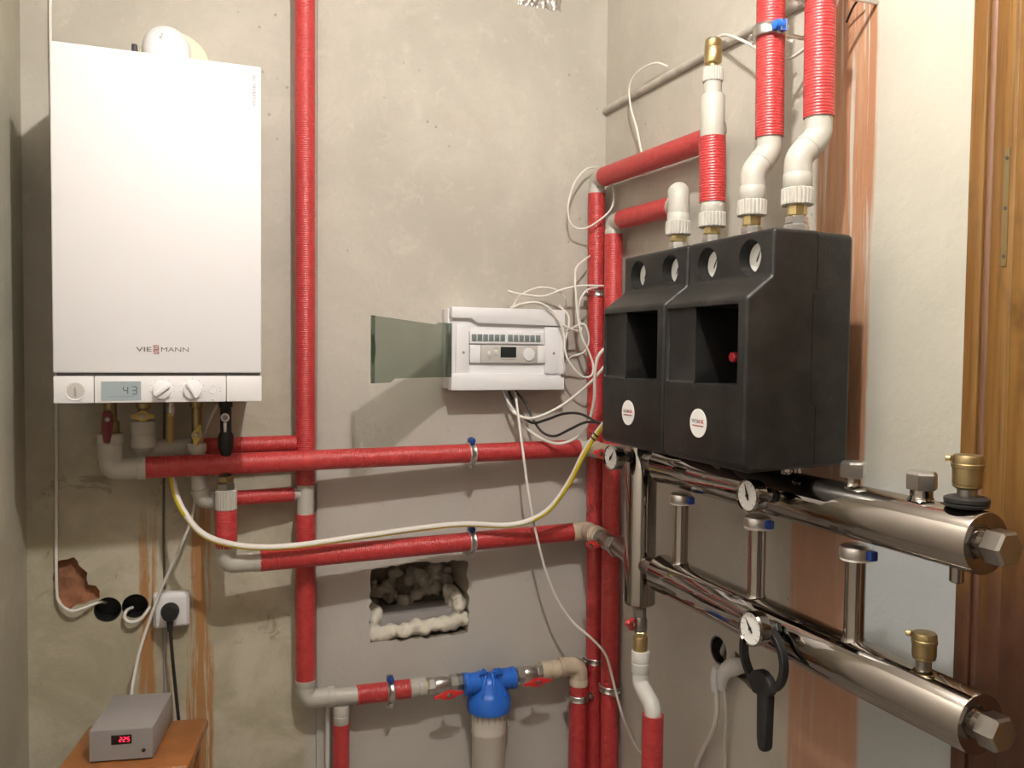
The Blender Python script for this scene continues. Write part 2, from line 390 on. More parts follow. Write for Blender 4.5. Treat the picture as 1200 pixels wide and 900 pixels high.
def seg7(mb, ch, o, X, Y, w, h, t, ext=.0004, sl=.0):
    X, Y = V(X), V(Y); Z = X.cross(Y)
    q = {'a': (0, h, 1), 'g': (0, h / 2, 1), 'd': (0, 0, 1), 'f': (0, h * .75, 0), 'b': (w, h * .75, 0), 'e': (0, h * .25, 0), 'c': (w, h * .25, 0)}
    for s in SEG7[ch]:
        x, y, hor = q[s]
        if hor: mb.box(V(o) + X * (w / 2 + sl * y) + Y * y, (w - t * .6, t, ext), X, Y, Z)
        else: mb.box(V(o) + X * (x + sl * y) + Y * y, (t, h / 2 - t * .6, ext), X, (Y + X * sl), Z)

# ------------------------------------------------------------------ fittings (each adds parts to a thing)
RI, RP = .0255, .0205
def sleeve(par, a, b, r=RI, seg=28, name='insulation_sleeve'):
    a, b = V(a), V(b); d = b - a; n = max(2, int(d.length / .05)); u = frame(d)[0]
    return MB().tube([a + d * (i / n) for i in range(n + 1)], r, seg).build(name, 'red_foil', par)
def pipe(par, pts, r=RP, m='ppr', name='bare_pipe', seg=20):
    return MB().tube(pts, r, seg).build(name, m, par)
def elbow(par, pts, r=.0245, m='ppr', rad=.03, name='elbow'):
    """socketed elbow through three points"""
    mb = MB().tube(fillet(pts, rad, 8), r * .93, 22)
    p = [V(q) for q in pts]
    for q, t in ((p[0], p[1]), (p[-1], p[-2])):
        d = (t - q).normalized(); mb.lathe(q, d, [(r * .9, 0), (r, .001), (r, .016), (r * .93, .019)], 22)
    return mb.build(name, m, par)
def socket(par, o, ax, L, r=.026, m='ppr', name='coupling', collar=True):
    pr = [(r * .94, 0), (r, .002)]
    if collar: pr += [(r, L * .45), (r * .95, L * .47), (r * .95, L * .53), (r, L * .55)]
    pr += [(r, L - .002), (r * .94, L)]
    return MB().lathe(o, ax, pr, 24).build(name, m, par)
def ribnut(par, o, ax, L, r, m='ppr', n=22, name='ribbed_nut'):
    mb = MB(); mb.lathe(o, ax, [(r * .93, 0), (r, .002), (r, L - .002), (r * .93, L)], n * 3, rfun=lambda j, h: 1.0 if j % 3 < 2 else .93)
    return mb.build(name, m, par, ang=20)
def hexnut(par, o, ax, r, L, m='zinc', name='hex_nut', n=6):
    return MB().hexa(o, ax, r, L, n=n).build(name, m, par, ang=25)
def butterfly(par, o, nrm, along, L=.052, m='red_handle', name='handle'):
    """two-winged valve handle at o, its face towards nrm, wings along `along`"""
    Z, X = V(nrm).normalized(), V(along).normalized(); Y = Z.cross(X); w = L / 2
    poly = [(-w, -.005), (-w, .003), (-w * .55, .006), (-w * .32, .0105), (0, .0125), (w * .32, .0105), (w * .55, .006), (w, .003), (w, -.005), (w * .6, -.0055), (w * .3, -.0105), (0, -.0125), (-w * .3, -.0105), (-w * .6, -.0055)]
    h = MB().prism(poly, V(o), X, Y, .008).build(name, m, par, bevel=.0016)
    MB().lathe(V(o) + Z * .0085, Z, [(.0068, 0), (.0068, .002), (.005, .003)], 6).build('screw', 'steel_dull', h)
    MB().lathe(V(o) - Z * .016, Z, [(.006, 0), (.006, .016)], 12).build('spindle', 'brass_dull', h)
    return h
def ballvalve(par, o, ax, L=.07, r=.02, m='zinc'):
    o, ax = V(o), V(ax).normalized()
    mb = MB().hexa(o, ax, r * 1.12, L * .24, n=6).lathe(o + ax * L * .24, ax, [(r * .85, 0), (r * .98, L * .08), (r, L * .2), (r, L * .34), (r * .9, L * .46), (r * .8, L * .52)], 20).hexa(o + ax * L * .76, ax, r * 1.1, L * .24, n=6)
    return mb.build('valve_body', m, par, ang=28)

def clamp(c, ax, r, wall, label, capdir=(0, 0, 1), cap='blue_cap', wid=.018, wdist=.05, group=None):
    """sheet steel pipe clamp with ears, bolt and a stud running to the wall"""
    c, ax, wl, cdv = V(c), V(ax).normalized(), V(wall).normalized(), V(capdir).normalized()
    t = thing('pipe_clamp', label, 'clamp', c + wl * wdist, group); side = ax.cross(cdv).normalized()
    mb = MB(); R0, R1, h = r + .0005, r + .0030, wid / 2
    mb.lathe(c, ax, [(R0, -h), (R1, -h), (R1 + .0012, -h * .8), (R1, -h * .6), (R1, h * .6), (R1 + .0012, h * .8), (R1, h), (R0, h)], 32)
    mb.build('band', 'zinc', t)
    for sgn in (1, -1):
        mb = MB()
        for e in (-.0055, .0055): mb.box(c + cdv * (sgn * (r + .009)) + wl * e, (wid, .0022, .015), ax, wl, cdv * sgn)
        mb.lathe(c + cdv * sgn * (r + .010) - wl * .014, wl, [(.0035, 0), (.0035, .026)], 10)
        e = mb.build('ear', 'zinc', t)
        if sgn == 1 and cap:
            MB().lathe(c + cdv * (r + .009) - wl * .018, wl, [(.004, 0), (.0085, .002), (.0095, .008), (.0095, .017), (.008, .021)], 14).box(c + cdv * (r + .009) + wl * .001, (wid * .9, .016, .013), ax, wl, cdv).build('bolt_cap', cap, t, ang=30)
        else:
            MB().hexa(c + cdv * (sgn * (r + .010)) - wl * .017, wl, .0065, .006).build('bolt_head', 'zinc', t, ang=20)
    MB().lathe(c + wl * (r + .002), wl, [(.009, 0), (.009, .008), (.004, .010), (.004, max(.011, wdist - r))], 12).build('stud', 'zinc', t)
    return t

def dial_parts(par, c, n, up, D, needle=35, name='gauge'):
    """round gauge face: glass-fronted dial, ticks, needle; n = facing direction"""
    c, n = V(c), V(n).normalized(); up = V(up); up = (up - n * up.dot(n)).normalized(); X = up.cross(n).normalized(); r = D / 2
    d = MB().lathe(c, n, [(r * .90, -.002), (r * .90, 0)], 32).build('dial', 'dial_white', par)
    mb = MB()
    for i in range(11):
        a = math.radians(225 - i * 27); q = X * math.cos(a) + up * math.sin(a)
        mb.box(c + q * r * .74 + n * .0004, (r * (.18 if i % 2 == 0 else .1), r * .035, .0004), q, n.cross(q), n)
    mb.build('tick_marks', 'grey_print', d)
    a = math.radians(90 + needle); q = X * math.cos(a) + up * math.sin(a); pz = n.cross(q)
    MB().prism([(-r * .28, -r * .05), (-r * .28, r * .05), (0, r * .08), (r * .7, 0), (0, -r * .08)], c + n * .0012, q, pz, .0008).lathe(c + n * .001, n, [(r * .1, 0), (r * .1, .002)], 12).build('needle', 'black_plastic', d)
    return d
def gauge(label, c, n, D, back, needle=35, cat='gauge', group=None):
    """free-standing gauge screwed in on a stem to the point `back`"""
    c, n, back = V(c), V(n).normalized(), V(back); t = thing('pressure_gauge', label, cat, back, group); r = D / 2
    MB().lathe(c, -n, [(r * .9, -.0035), (r, -.004), (r, .006), (r * .97, .016), (r * .85, .019), (.012, .021)], 36).build('case', 'steel', t)
    MB().lathe(c, n, [(r * .86, .0035), (r * .93, .0075), (r * 1.01, .0035)], 36).build('bezel', 'steel', t)
    dial_parts(t, c + n * .004, n, (0, 0, 1), D, needle)
    s = back - (c - n * .02); L = s.length
    mb = MB().lathe(c - n * .02, s, [(.008, 0), (.008, L * .35), (.011, L * .36), (.011, L * .7)], 14)
    mb.build('stem', 'steel_dull', t); MB().hexa(c - n * .02 + s * .66, s, .0135, L * .34).build('stem_nut', 'black_plastic', t, ang=20)
    return t

# ================================================================== SETTING
def wall_with_holes(name, m, o, X, Y, wd, ht, holes, thick=.02):
    """wall slab in the plane o + X*a + Y*b; holes: list of (outline, depth); normal X x Y faces the room"""
    X, Y = V(X), V(Y); Nn = X.cross(Y).normalized(); o = V(o); mb = MB()
    outer = [V((0, 0, 0)), V((wd, 0, 0)), V((wd, ht, 0)), V((0, ht, 0))]
    loops = [outer] + [[V((p[0], p[1], 0)) for p in h] for h, d in holes]
    flat = [p for l in loops for p in l]; n = mb.add([o + X * p.x + Y * p.y for p in flat])
    for tri in tessellate_polygon(loops): mb.face([n + i for i in tri])
    i0 = 4
    for h, d in holes:
        k = len(h); b = mb.add([o + X * p[0] + Y * p[1] - Nn * d for p in h])
        for i in range(k):
            j = (i + 1) % k; mb.face((n + i0 + i, n + i0 + j, b + j, b + i), m=1)
        mb.face([b + i for i in range(k)], m=1); i0 += k
    return mb, Nn
def orient_room(mb, center):
    pass

def jag(poly, step, amp, seed):
    rnd = random.Random(seed); out = []
    for i in range(len(poly)):
        a, b = V((*poly[i], 0)), V((*poly[(i + 1) % len(poly)], 0)); n = max(1, int((b - a).length / step)); d = (b - a).normalized(); p = V((-d.y, d.x, 0))
        for j in range(n):
            q = a + (b - a) * (j / n) + p * rnd.uniform(-amp, amp); out.append((q.x, q.y))
    return out
def circ(cx, cy, r, n=22): return [(cx + r * math.cos(2 * math.pi * i / n), cy + r * math.sin(2 * math.pi * i / n)) for i in range(n)]

# back wall, rough strip (left of the panel joint): two round back-box holes and a chipped cable hole
chip = [(-.300, .985), (-.262, .992), (-.238, .965), (-.228, .925), (-.205, .905), (-.207, .89), (-.24, .878), (-.27, .868), (-.296, .885), (-.305, .93)]
hl = [([(x - XL, z) for x, z in jag(chip, .012, .005, 3)], .022),
      ([(x - XL, z) for x, z in circ(-.188, .857, .031)], .055), ([(x - XL, z) for x, z in circ(-.127, .860, .030)], .055)]
mb, _ = wall_with_holes('wall_back', None, (XL, YB, 0), (1, 0, 0), (0, 0, 1), XSTEP - XL, ZC, hl)
for i in range(len(mb.f)):
    if mb.m[i] == 1 and all(p.z > .8649 and p.x < -.19 and p.x > -.32 for p in [mb.v[q] for q in mb.f[i]]) and len(mb.f[i]) != 22: mb.m[i] = 2 if min((mb.v[q] - V((-.188, mb.v[q].y, .857))).length for q in mb.f[i]) > .0305 else 1
n = mb.add([(XSTEP, YB, 0), (XSTEP, YB, ZC), (XSTEP, YP, ZC), (XSTEP, YP, 0)]); mb.face((n, n + 1, n + 2, n + 3))
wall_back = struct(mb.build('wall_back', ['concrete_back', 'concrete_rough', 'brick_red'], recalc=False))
# smooth concrete panel with the broken-out niche
nich = jag([(.456, .702), (.60, .697), (.738, .700), (.735, .800), (.733, .908), (.60, .912), (.456, .903)], .014, .0042, 5)
hl = [([(x - XSTEP, z) for x, z in nich], .17)]
mb, _ = wall_with_holes('panel', None, (XSTEP, YP, 0), (1, 0, 0), (0, 0, 1), XR - XSTEP, ZC, hl)
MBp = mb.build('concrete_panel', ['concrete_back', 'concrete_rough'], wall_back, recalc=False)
# right wall with two back-box holes
hr = [([(YB - y, z) for y, z in circ(1.617, .807, .033)], .05), ([(YB - y, z) for y, z in jag([(1.555, .825), (1.50, .822), (1.493, .762), (1.548, .770)], .02, .003, 8)], .04)]
mb, _ = wall_with_holes('wall_right', None, (XR, YB, 0), (0, -1, 0), (0, 0, 1), YB - .965, ZC, hr)
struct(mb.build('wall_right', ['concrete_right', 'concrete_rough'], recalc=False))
mb = MB(); n = mb.add([(XL, YF, 0), (XL, YB, 0), (XL, YB, ZC), (XL, YF, ZC)]); mb.face((n, n + 1, n + 2, n + 3)); struct(mb.build('wall_left', 'concrete_left', recalc=False))
mb = MB(); n = mb.add([(XR, YF, 0), (XL, YF, 0), (XL, YF, ZC), (XR, YF, ZC)]); mb.face((n, n + 1, n + 2, n + 3)); struct(mb.build('wall_front', 'dim_paint', recalc=False))
struct(MB().box2((XL, YF, -.05), (XR + .1, YB, 0)).build('floor', 'floor_screed'))
struct(MB().box2((XL, YF, ZC), (XR + .1, YB, ZC + .05)).build('ceiling', 'ceiling_paint'))
# timber door jamb at the right, made of planed boards, and the wall beyond the doorway
jamb = struct(MB().box2((XR + .012, .60, 0), (XR + .06, .985, ZC)).build('trim_1', 'jamb_groove'))
for y0, y1, pr in ((.952, .979, .004), (.898, .937, .004), (.845, .897, .006), (.75, .844, .006), (.60, .749, .006)):
    MB().box2((XR - pr, y0, 0), (XR + .03, y1, ZC)).build('plank', 'jamb_wood', jamb, bevel=.002)
MB().tube([(XR + .006, .9445, .0), (XR + .006, .9445, ZC)], .0085, 12).build('bead', 'jamb_groove', jamb)
sp = MB().box2((XR - .0055, .9075, 1.635), (XR - .0035, .9165, 1.811)).build('strike_plate', 'brass_dull', jamb)
for zz in (1.650, 1.722, 1.797): MB().lathe((XR - .006, .912, zz), (-1, 0, 0), [(.0028, 0), (.0025, .001)], 10).build('screw', 'dark_gap', sp)
dr = struct(MB().box2((XR + .02, -.3, .0), (XR + .06, .60, 2.1)).build('door_1', 'door_paint'))
for z0, z1 in ((.2, .95), (1.1, 1.95)): MB().box2((XR + .014, -.2, z0), (XR + .021, .5, z1)).build('panel', 'door_paint', dr, bevel=.004)
struct(MB().box2((XR, YF, 0), (XR + .06, -.3, ZC)).build('wall_near', 'dim_paint'))
struct(MB().box2((XR, -.3, 2.1), (XR + .06, .60, ZC)).build('wall_above_door', 'concrete_left'))

# ceiling bulb (outside the picture) that lights the room
t = thing('ceiling_bulb', 'bare glowing ceiling bulb hanging on a short lamp holder', 'lamp', (LAMP.x, LAMP.y, ZC))
MB().lathe(LAMP + V((0, 0, .034)), (0, 0, 1), [(.015, 0), (.018, .005), (.020, .04), (.014, .055), (.006, .06), (.006, .094)], 18).build('lamp_holder', 'white_plastic', t)
MB().lathe(LAMP, (0, 0, -1), [(.013, -.034), (.020, -.022), (.028, -.008), (.030, .004), (.026, .018), (.016, .027), (.002, .030)], 20).build('bulb', 'bulb_glow', t)

# ================================================================== BOILER
BX0, BX1, BY, BZ0, BZ1 = -.2535, .1467, 1.882, 1.385, 2.100
WX, WZ = V((1, 0, 0)), V((0, 0, 1))
bo = thing('wall_boiler', 'white wall-hung gas boiler with digital display and two dials', 'boiler', (-.0534, 2.225, BZ0))
MB().box2((BX0 + .004, BY + .03, BZ0 + .004), (BX1 - .004, YB - .002, BZ1 - .004)).build('casing', 'white_enamel', bo, bevel=.004)
cov = MB().box2((BX0, BY, 1.4462), (BX1, BY + .04, BZ1)).build('front_cover', 'white_enamel', bo, bevel=.0035, bseg=3)
MB().box2((BX0 + .006, BY + .006, 1.438), (BX1 - .003, BY + .03, 1.448)).build('cover_gap', 'dark_gap', bo)
# maker's name: wide letters, the two S stacked in the middle
zc = 1.4945
text('lettering', 'VIE', .0135, (-.0866, BY - .0002, zc), WX, WZ, 'fine_print', cov, sx=1.62, off=.0001)
mb = MB()
for k in (-1, 1):
    for i, q in enumerate((-.0042, 0, .0042)):
        mb.box((-.0632, BY - .0004, zc + k * .0048 + q * .9), (.0105, .0008, .0015))
    mb.box((-.0632 - .0045, BY - .0004, zc + k * .0048 + .0019), (.0016, .0008, .0045)); mb.box((-.0632 + .0045, BY - .0004, zc + k * .0048 - .0019), (.0016, .0008, .0045))
mb.build('stacked_letters', 'red_print', cov)
text('lettering', 'MANN', .0135, (-.0272, BY - .0002, zc), WX, WZ, 'fine_print', cov, sx=1.38)
text('lettering', 'VITOPEND 100', .0100, (.1325, BY - .0002, 2.048), WZ, -WX, 'fine_print', cov, sx=1.0)
# control strip in three pieces
pan = None
for x0, x1 in ((BX0 + .001, -.1800), (-.1788, .0735), (.0747, BX1)):
    p = MB().box2((x0, BY - .002, BZ0), (x1, BY + .04, 1.4395)).build('control_panel', 'panel_white', bo, bevel=.0018)
    if x0 < -.15 and x0 > -.2: pan = p
    if x0 < -.2: pan0 = p
yp = BY - .002
# pressure gauge set in the left piece
MB().lathe((-.2135, yp, 1.4095), (0, -1, 0), [(.0185, .0002), (.0195, .0012), (.0180, .0016), (.0160, .0004)], 32).build('gauge_ring', 'panel_white', pan0)
MB().lathe((-.2135, yp, 1.4095), (0, -1, 0), [(.0158, .0), (.0158, .0008)], 32).build('gauge_face', 'relay_face', pan0)  # greyer colour gives the flat face the shaded look of a recess
MB().prism([(-.0022, -.011), (.0022, -.011), (.0016, .004), (-.001, .0105), (-.0024, .004)], (-.2135, yp - .0008, 1.4095), (1, 0, 0), (0, 0, 1), .0012).build('gauge_needle', 'grey_print', pan0)
# display
MB().box2((-.1665, yp - .0008, 1.3895), (-.0925, yp + .001, 1.4290)).build('display', 'lcd', pan)
mb = MB()
for ch, x in (('4', -.1255), ('3', -.1090)): seg7(mb, ch, (x, yp - .001, 1.4025), WX, WZ, .0082, .0155, .0017)
mb.box((-.1300, yp - .001, 1.3975), (.05, .0003, .0005))
mb.build('display_digits', 'lcd_digit', pan)
for kx, rot in ((-.0525, 38), (.0065, -32)):
    MB().lathe((kx, yp, 1.4105), (0, -1, 0), [(.0215, 0), (.0215, .0006), (.020, .0012)], 36).build('dial_ring', 'white_plastic', pan)
    kb = MB().lathe((kx, yp, 1.4105), (0, -1, 0), [(.0185, .0012), (.0178, .007), (.0165, .0078)], 32).build('knob', 'white_plastic', pan)
    a = math.radians(rot); d = V((math.cos(a), 0, math.sin(a))) if rot > 0 else V((math.cos(math.radians(120)), 0, math.sin(math.radians(120))))
    s = V((0, -1, 0)).cross(d)
    MB().box((kx, yp - .011, 1.4105), (.036, .0085, .008), d, s, (0, -1, 0)).build('knob_grip', 'white_plastic', kb, bevel=.002)
    mb = MB()
    for i in range(9):
        an = math.radians(-40 + i * 32.5); q = V((math.cos(an), 0, math.sin(an))); mb.box(V((kx, yp - .0003, 1.4105)) + q * .0238, (.0022, .0008, .0005), q, V((0, -1, 0)).cross(q), (0, -1, 0))
    mb.build('scale_marks', 'grey_print', pan)
MB().lathe((.0478, yp, 1.4105), (0, -1, 0), [(.0085, 0), (.0085, .001), (.0075, .0014), (.0068, .0006)], 26).build('reset_button', 'panel_white', pan)
for mx_, mz, mw in ((.0478, 1.4195, .003), (.0618, 1.4145, .003), (.0618, 1.4075, .003), (-.05, 1.3893, .008), (.008, 1.3893, .006), (.046, 1.3893, .005)):
    MB().box((mx_, yp - .0003, mz), (mw, .0004, .0009)).build('printed_mark', 'grey_print', pan)


# flue elbow on the boiler roof
fl = thing('flue_elbow', 'white domed flue elbow on top of the boiler', 'flue', (-.044, 2.04, BZ1))
MB().tube(fillet([(-.044, 2.04, 2.10), (-.044, 2.04, 2.168), (-.044, YB - .002, 2.168)], .055, 10), .0515, 32).build('elbow', 'white_plastic', fl)
MB().lathe((-.044, 2.04, 2.10), (0, 0, 1), [(.058, 0), (.058, .014), (.053, .018)], 32).build('collar', 'white_plastic', fl)
MB().lathe((-.030, YB - .001, 2.185), (0, -1, 0), [(.085, 0), (.082, .010), (.070, .016), (.054, .014)], 36).build('wall_rosette', 'cream', fl)
MB().box((-.108, 2.03, 2.135), (.012, .02, .05)).box((-.098, 2.02, 2.125), (.02, .012, .016)).build('clip', 'black_plastic', fl, bevel=.003)
e = MB()
e.prism([(-.001, -.006), (.001, -.006), (.001, .001), (.0032, .001), (0, .006), (-.0032, .001), (-.001, .001)], (-.052, 1.9888, 2.175), (1, 0, 0), (0, .18, 1), .0008); e.build('arrow_mark', 'grey_print', fl)

# ------------------------------------------------------------------ connections below the boiler, from left to right
def y_up(x): return 2.092 + (x + .1) * (2.165 - 2.092) / 1.165          # the heating flow pipe closes in on the wall
ZU = 1.2215
fp = thing('heating_pipe', 'long upper red-insulated pipe running from the boiler to the corner', 'pipe', (.3, YB, ZU))
sleeve(fp, (-.098, y_up(-.098), ZU), (1.045, y_up(1.045), ZU))
elbow(fp, [(-.167, 2.09, 1.262), (-.167, 2.09, ZU), (-.094, 2.092, ZU)], r=.027, rad=.035)
socket(fp, (-.167, 2.09, 1.258), (0, 0, 1), .045, .0275)
MB().lathe((-.167, 2.09, 1.300), (0, 0, 1), [(.017, 0), (.019, .004), (.019, .03), (.014, .034), (.014, .09)], 16).build('valve_body', 'brass_dull', fp)
h = MB().prism([(-.009, -.05), (.004, -.052), (.010, -.02), (.012, .01), (.004, .022), (-.010, .02), (-.013, -.01)], (-.170, 2.065, 1.335), (1, 0, 0), (0, 0, 1), .010).build('lever', 'dark_red', fp, bevel=.003)
MB().lathe((-.170, 2.062, 1.338), (0, -1, 0), [(.006, 0), (.006, .012), (.004, .014)], 12).build('lever_screw', 'steel_dull', h)
socket(fp, (1.042, y_up(1.042), ZU), (1, .05, 0), .022, .0265)
elbow(fp, [(1.055, 2.165, ZU), (1.078, 2.162, ZU), (1.068, 2.10, 1.224)], r=.025, rad=.02)
pipe(fp, [(1.068, 2.105, 1.224), (1.03, 1.93, 1.235)], .022, 'ppr_tan', 'nipple')
ballvalve(fp, (1.03, 1.935, 1.235), (-.13, -.66, .01), .10, .022)
hd = butterfly(fp, (.992, 1.905, 1.238), (-1, -.1, .1), (.3, -1, -.1), .06)
MB().tube([(1.016, 1.86, 1.238), (.992, 1.745, 1.243)], .021, 18).build('tail_piece', 'steel_dull', fp)

def boiler_tap(x, z_top, label, handle, hy, body='brass_dull', wing=(1, 0, 0), yy=2.10):
    t = thing('boiler_valve', label, 'valve', (x, yy, z_top))
    MB().lathe((x, yy, 1.384), (0, 0, -1), [(.013, 0), (.013, .012), (.016, .013), (.016, .025), (.012, .028), (.012, 1.384 - z_top - .004), (.015, 1.384 - z_top)], 16).build('valve_body', body, t)
    if handle: butterfly(t, (x, yy - .020, hy), (0, -1, .15), wing, .050, handle)
    return t
# second: yellow-winged valve with grey adapter, its pipe turns behind the long pipe to the upper red stub
ts = thing('branch_pipe', 'short red-insulated branch joining the tall pipe just above the long one', 'pipe', (.1, YB, 1.26))
sleeve(ts, (.0, 2.165, 1.258), (.252, 2.175, 1.258), .0215)
elbow(ts, [(-.099, 2.105, 1.285), (-.099, 2.13, 1.258), (.004, 2.165, 1.258)], r=.025, rad=.03)
socket(ts, (-.099, 2.10, 1.268), (0, 0, 1), .062, .0275)
boiler_tap(-.099, 1.330, 'yellow-winged valve under the boiler, second from the left', 'yellow_handle', 1.341)
# fourth: brass-coloured winged valve
tl = thing('branch_pipe', 'short red-insulated branch joining the tall pipe below the long one', 'pipe', (.18, YB, 1.13))
sleeve(tl, (.100, 2.150, 1.130), (.246, 2.178, 1.128), .0185)
MB().lathe((.246, 2.178, 1.128), (1, 0, 0), [(.0165, 0), (.0165, .02)], 18).build('bare_end', 'ppr', tl)
elbow(tl, [(.022, 2.125, 1.165), (.030, 2.135, 1.130), (.104, 2.150, 1.130)], r=.022, rad=.028)
pipe(tl, [(.017, 2.12, 1.262), (.022, 2.125, 1.16)], .018)
socket(tl, (.017, 2.12, 1.252), (0, 0, 1), .020, .0215, collar=False)
boiler_tap(.017, 1.270, 'brass winged valve under the boiler, left of the boiler drain tap', 'yellow_handle', 1.294, wing=(.25, 0, 1), yy=2.115)
# fifth: return with knurled nut; vertical red sleeve, elbow and the long lower pipe
rp = thing('return_pipe', 'long lower red-insulated pipe with bent grey left end', 'pipe', (.3, YB, .98))
ZR = .980
def y_lo(x): return 2.100 + (x - .08) * (2.165 - 2.100) / .97
sleeve(rp, (.158, y_lo(.158), ZR), (1.035, y_lo(1.035), ZR))
elbow(rp, [(.0815, 2.10, 1.030), (.0815, 2.10, ZR + .001), (.162, 2.1055, ZR)], r=.0255, rad=.04)
sleeve(rp, (.0815, 2.10, 1.112), (.0815, 2.10, 1.022), .0255)
ribnut(rp, (.0815, 2.10, 1.112), (0, 0, 1), .048, .0250)
hexnut(rp, (.0815, 2.10, 1.160), (0, 0, 1), .0215, .018, 'steel_dull'); hexnut(rp, (.0815, 2.10, 1.178), (0, 0, 1), .019, .016, 'brass_dull')
MB().lathe((.0815, 2.10, 1.190), (0, 0, 1), [(.013, 0), (.013, .06), (.018, .07), (.018, .10), (.013, .11), (.013, .20)], 16).build('riser', 'black_plastic', rp)
bt = boiler_tap(.0815, 1.345, 'black drain tap with white cap, rightmost under the boiler', None, 1.33, 'black_plastic')
MB().lathe((.079, 2.088, 1.335), (0, -1, 0), [(.004, 0), (.010, .002), (.010, .012), (.007, .014)], 18).build('tap_cap', 'dial_white', bt)
MB().lathe((.079, 2.0735, 1.335), (0, -1, 0), [(.0062, 0), (.0055, .002)], 14).build('cap_mark', 'grey_print', bt)
MB().lathe((.079, 2.088, 1.322), (0, -.2, -1), [(.004, 0), (.003, .022)], 10).build('tap_pin', 'dial_white', bt)
# right end of the return pipe: tan elbow, red-winged valve, union to the separator
elbow(rp, [(1.030, 2.163, ZR), (1.072, 2.155, ZR + .004), (1.050, 2.05, ZR + .012)], r=.0275, m='ppr_tan', rad=.03)
socket(rp, (1.053, 2.065, ZR + .012), (-.16, -1, .02), .05, .0265, 'ppr_tan')
ballvalve(rp, (1.043, 2.012, ZR + .014), (-.18, -1, .06), .13, .022, 'steel_dull')
butterfly(rp, (1.002, 1.972, ZR + .008), (-1, -.25, -.2), (.25, -1, .1), .055)
hexnut(rp, (1.020, 1.885, 1.004), (-.2, -1, 0), .029, .024, 'steel_dull')
MB().tube([(1.016, 1.86, 1.008), (.990, 1.742, 1.010)], .0235, 18).build('tail_piece', 'steel_dull', rp)

# tall vertical pipe at the panel joint, turning into the filter run at the bottom
XA, YA, ZF = .2775, 2.178, .5855
ta = thing('riser_pipe', 'tall red-insulated vertical pipe right of the boiler, floor to ceiling height', 'pipe', (XA, YB, .63))
sleeve(ta, (XA - .003, YA, ZC - .001), (XA, YA, 1.152)); pipe(ta, [(XA, YA, 1.158), (XA, YA, 1.07)], .0215)
sleeve(ta, (XA, YA, 1.076), (XA + .001, YA, .640))
elbow(ta, [(XA + .001, YA, .645), (XA + .001, YA, .592), (XA + .075, 2.172, .5905)], r=.0265, rad=.036)
pipe(ta, [(XA + .06, 2.172, .5905), (.415, 2.167, .588)], .0225)
for xx in (.352, .362): MB().box((xx, 2.165, .5655), (.012, .006, .004)).build('weld_bead', 'ppr_white', ta, bevel=.0015)
sleeve(ta, (.409, 2.1665, .588), (.552, 2.165, .5865))
socket(ta, (.550, 2.165, .5865), (1, 0, 0), .045, .0265)
MB().lathe((.594, 2.165, .5865), (1, 0, 0), [(.021, 0), (.021, .007)], 6).build('brass_collar', 'brass', ta)
ballvalve(ta, (.600, 2.165, .5865), (1, 0, 0), .085, .0205)
butterfly(ta, (.648, 2.122, .574), (0, -1, .1), (1, 0, .06), .082)
MB().hexa((.682, 2.165, .5865), (1, 0, 0), .0215, .018).lathe((.70, 2.165, .5865), (1, 0, 0), [(.015, 0), (.015, .03)], 16).build('union_nut', 'steel_dull', ta, ang=25)
# drop pipe below the tee on that run
dp = thing('drop_pipe', 'short red-insulated drop pipe left of the blue filter', 'pipe', (.368, YB, 0))
sleeve(dp, (.368, 2.165, .520), (.368, 2.165, 0), .0215); socket(dp, (.368, 2.165, .518), (0, 0, 1), .050, .0205)
MB().tube([(.3385, 2.20, .57), (.3385, 2.20, 0)], .006, 10).build('thin_tube', 'ppr_white', dp)

# water filter
FX, FY = .774, 2.150
wf = thing('water_filter', 'blue-headed water filter with long pale bowl', 'filter', (FX, FY, .25))
hdm = MB().lathe((FX, FY, .503), (0, 0, 1), [(.054, 0), (.060, .002), (.061, .008), (.060, .034), (.0565, .039), (.056, .044), (.052, .050), (.044, .060), (.038, .080), (.030, .092), (.018, .100), (.004, .102)], 40)
hd = hdm.build('filter_head', 'blue_plastic', wf)
for sx in (-1, 1):
    MB().lathe((FX + sx * .018, FY, .583), (sx, 0, 0), [(.031, 0), (.031, .012), (.0285, .014), (.0285, .044), (.0305, .046), (.0305, .056), (.018, .057)], 28).build('inlet_boss', 'blue_plastic', hd)
for k in range(5):
    a = math.radians(-170 + 40 * k); q = V((math.cos(a), math.sin(a), 0))
    MB().prism([(.015, .0), (.055, .0), (.050, .018), (.036, .045), (.026, .062), (.015, .062)], V((FX, FY, .553)) - q.cross(WZ) * .003, q, WZ, .006).build('rib', 'blue_plastic', hd, bevel=.0015)
for a in (-150, -55):
    q = V((math.cos(math.radians(a)), math.sin(math.radians(a)), 0))
    MB().prism([(-.012, 0), (.012, 0), (.008, .012), (.002, .018), (-.006, .010)], V((FX, FY, .612)) + q * .03 - V((0, .003, 0)), (1, 0, 0), (0, 0, 1), .007).build('lug', 'blue_plastic', hd, bevel=.0012)
bw = MB().lathe((FX, FY, .505), (0, 0, -1), [(.049, 0), (.0475, .055), (.0485, .058), (.0485, .064), (.047, .067), (.0455, .22), (.040, .245), (.02, .255)], 40).build('filter_bowl', 'bowl', wf)
mb = MB()
for k in range(9):
    a = math.radians(-170 + 20 * k); mb.box((FX + .0488 * math.cos(a), FY + .0488 * math.sin(a), .492), (.0015, .0015, .022))
mb.build('bowl_rib', 'grey_print', bw)

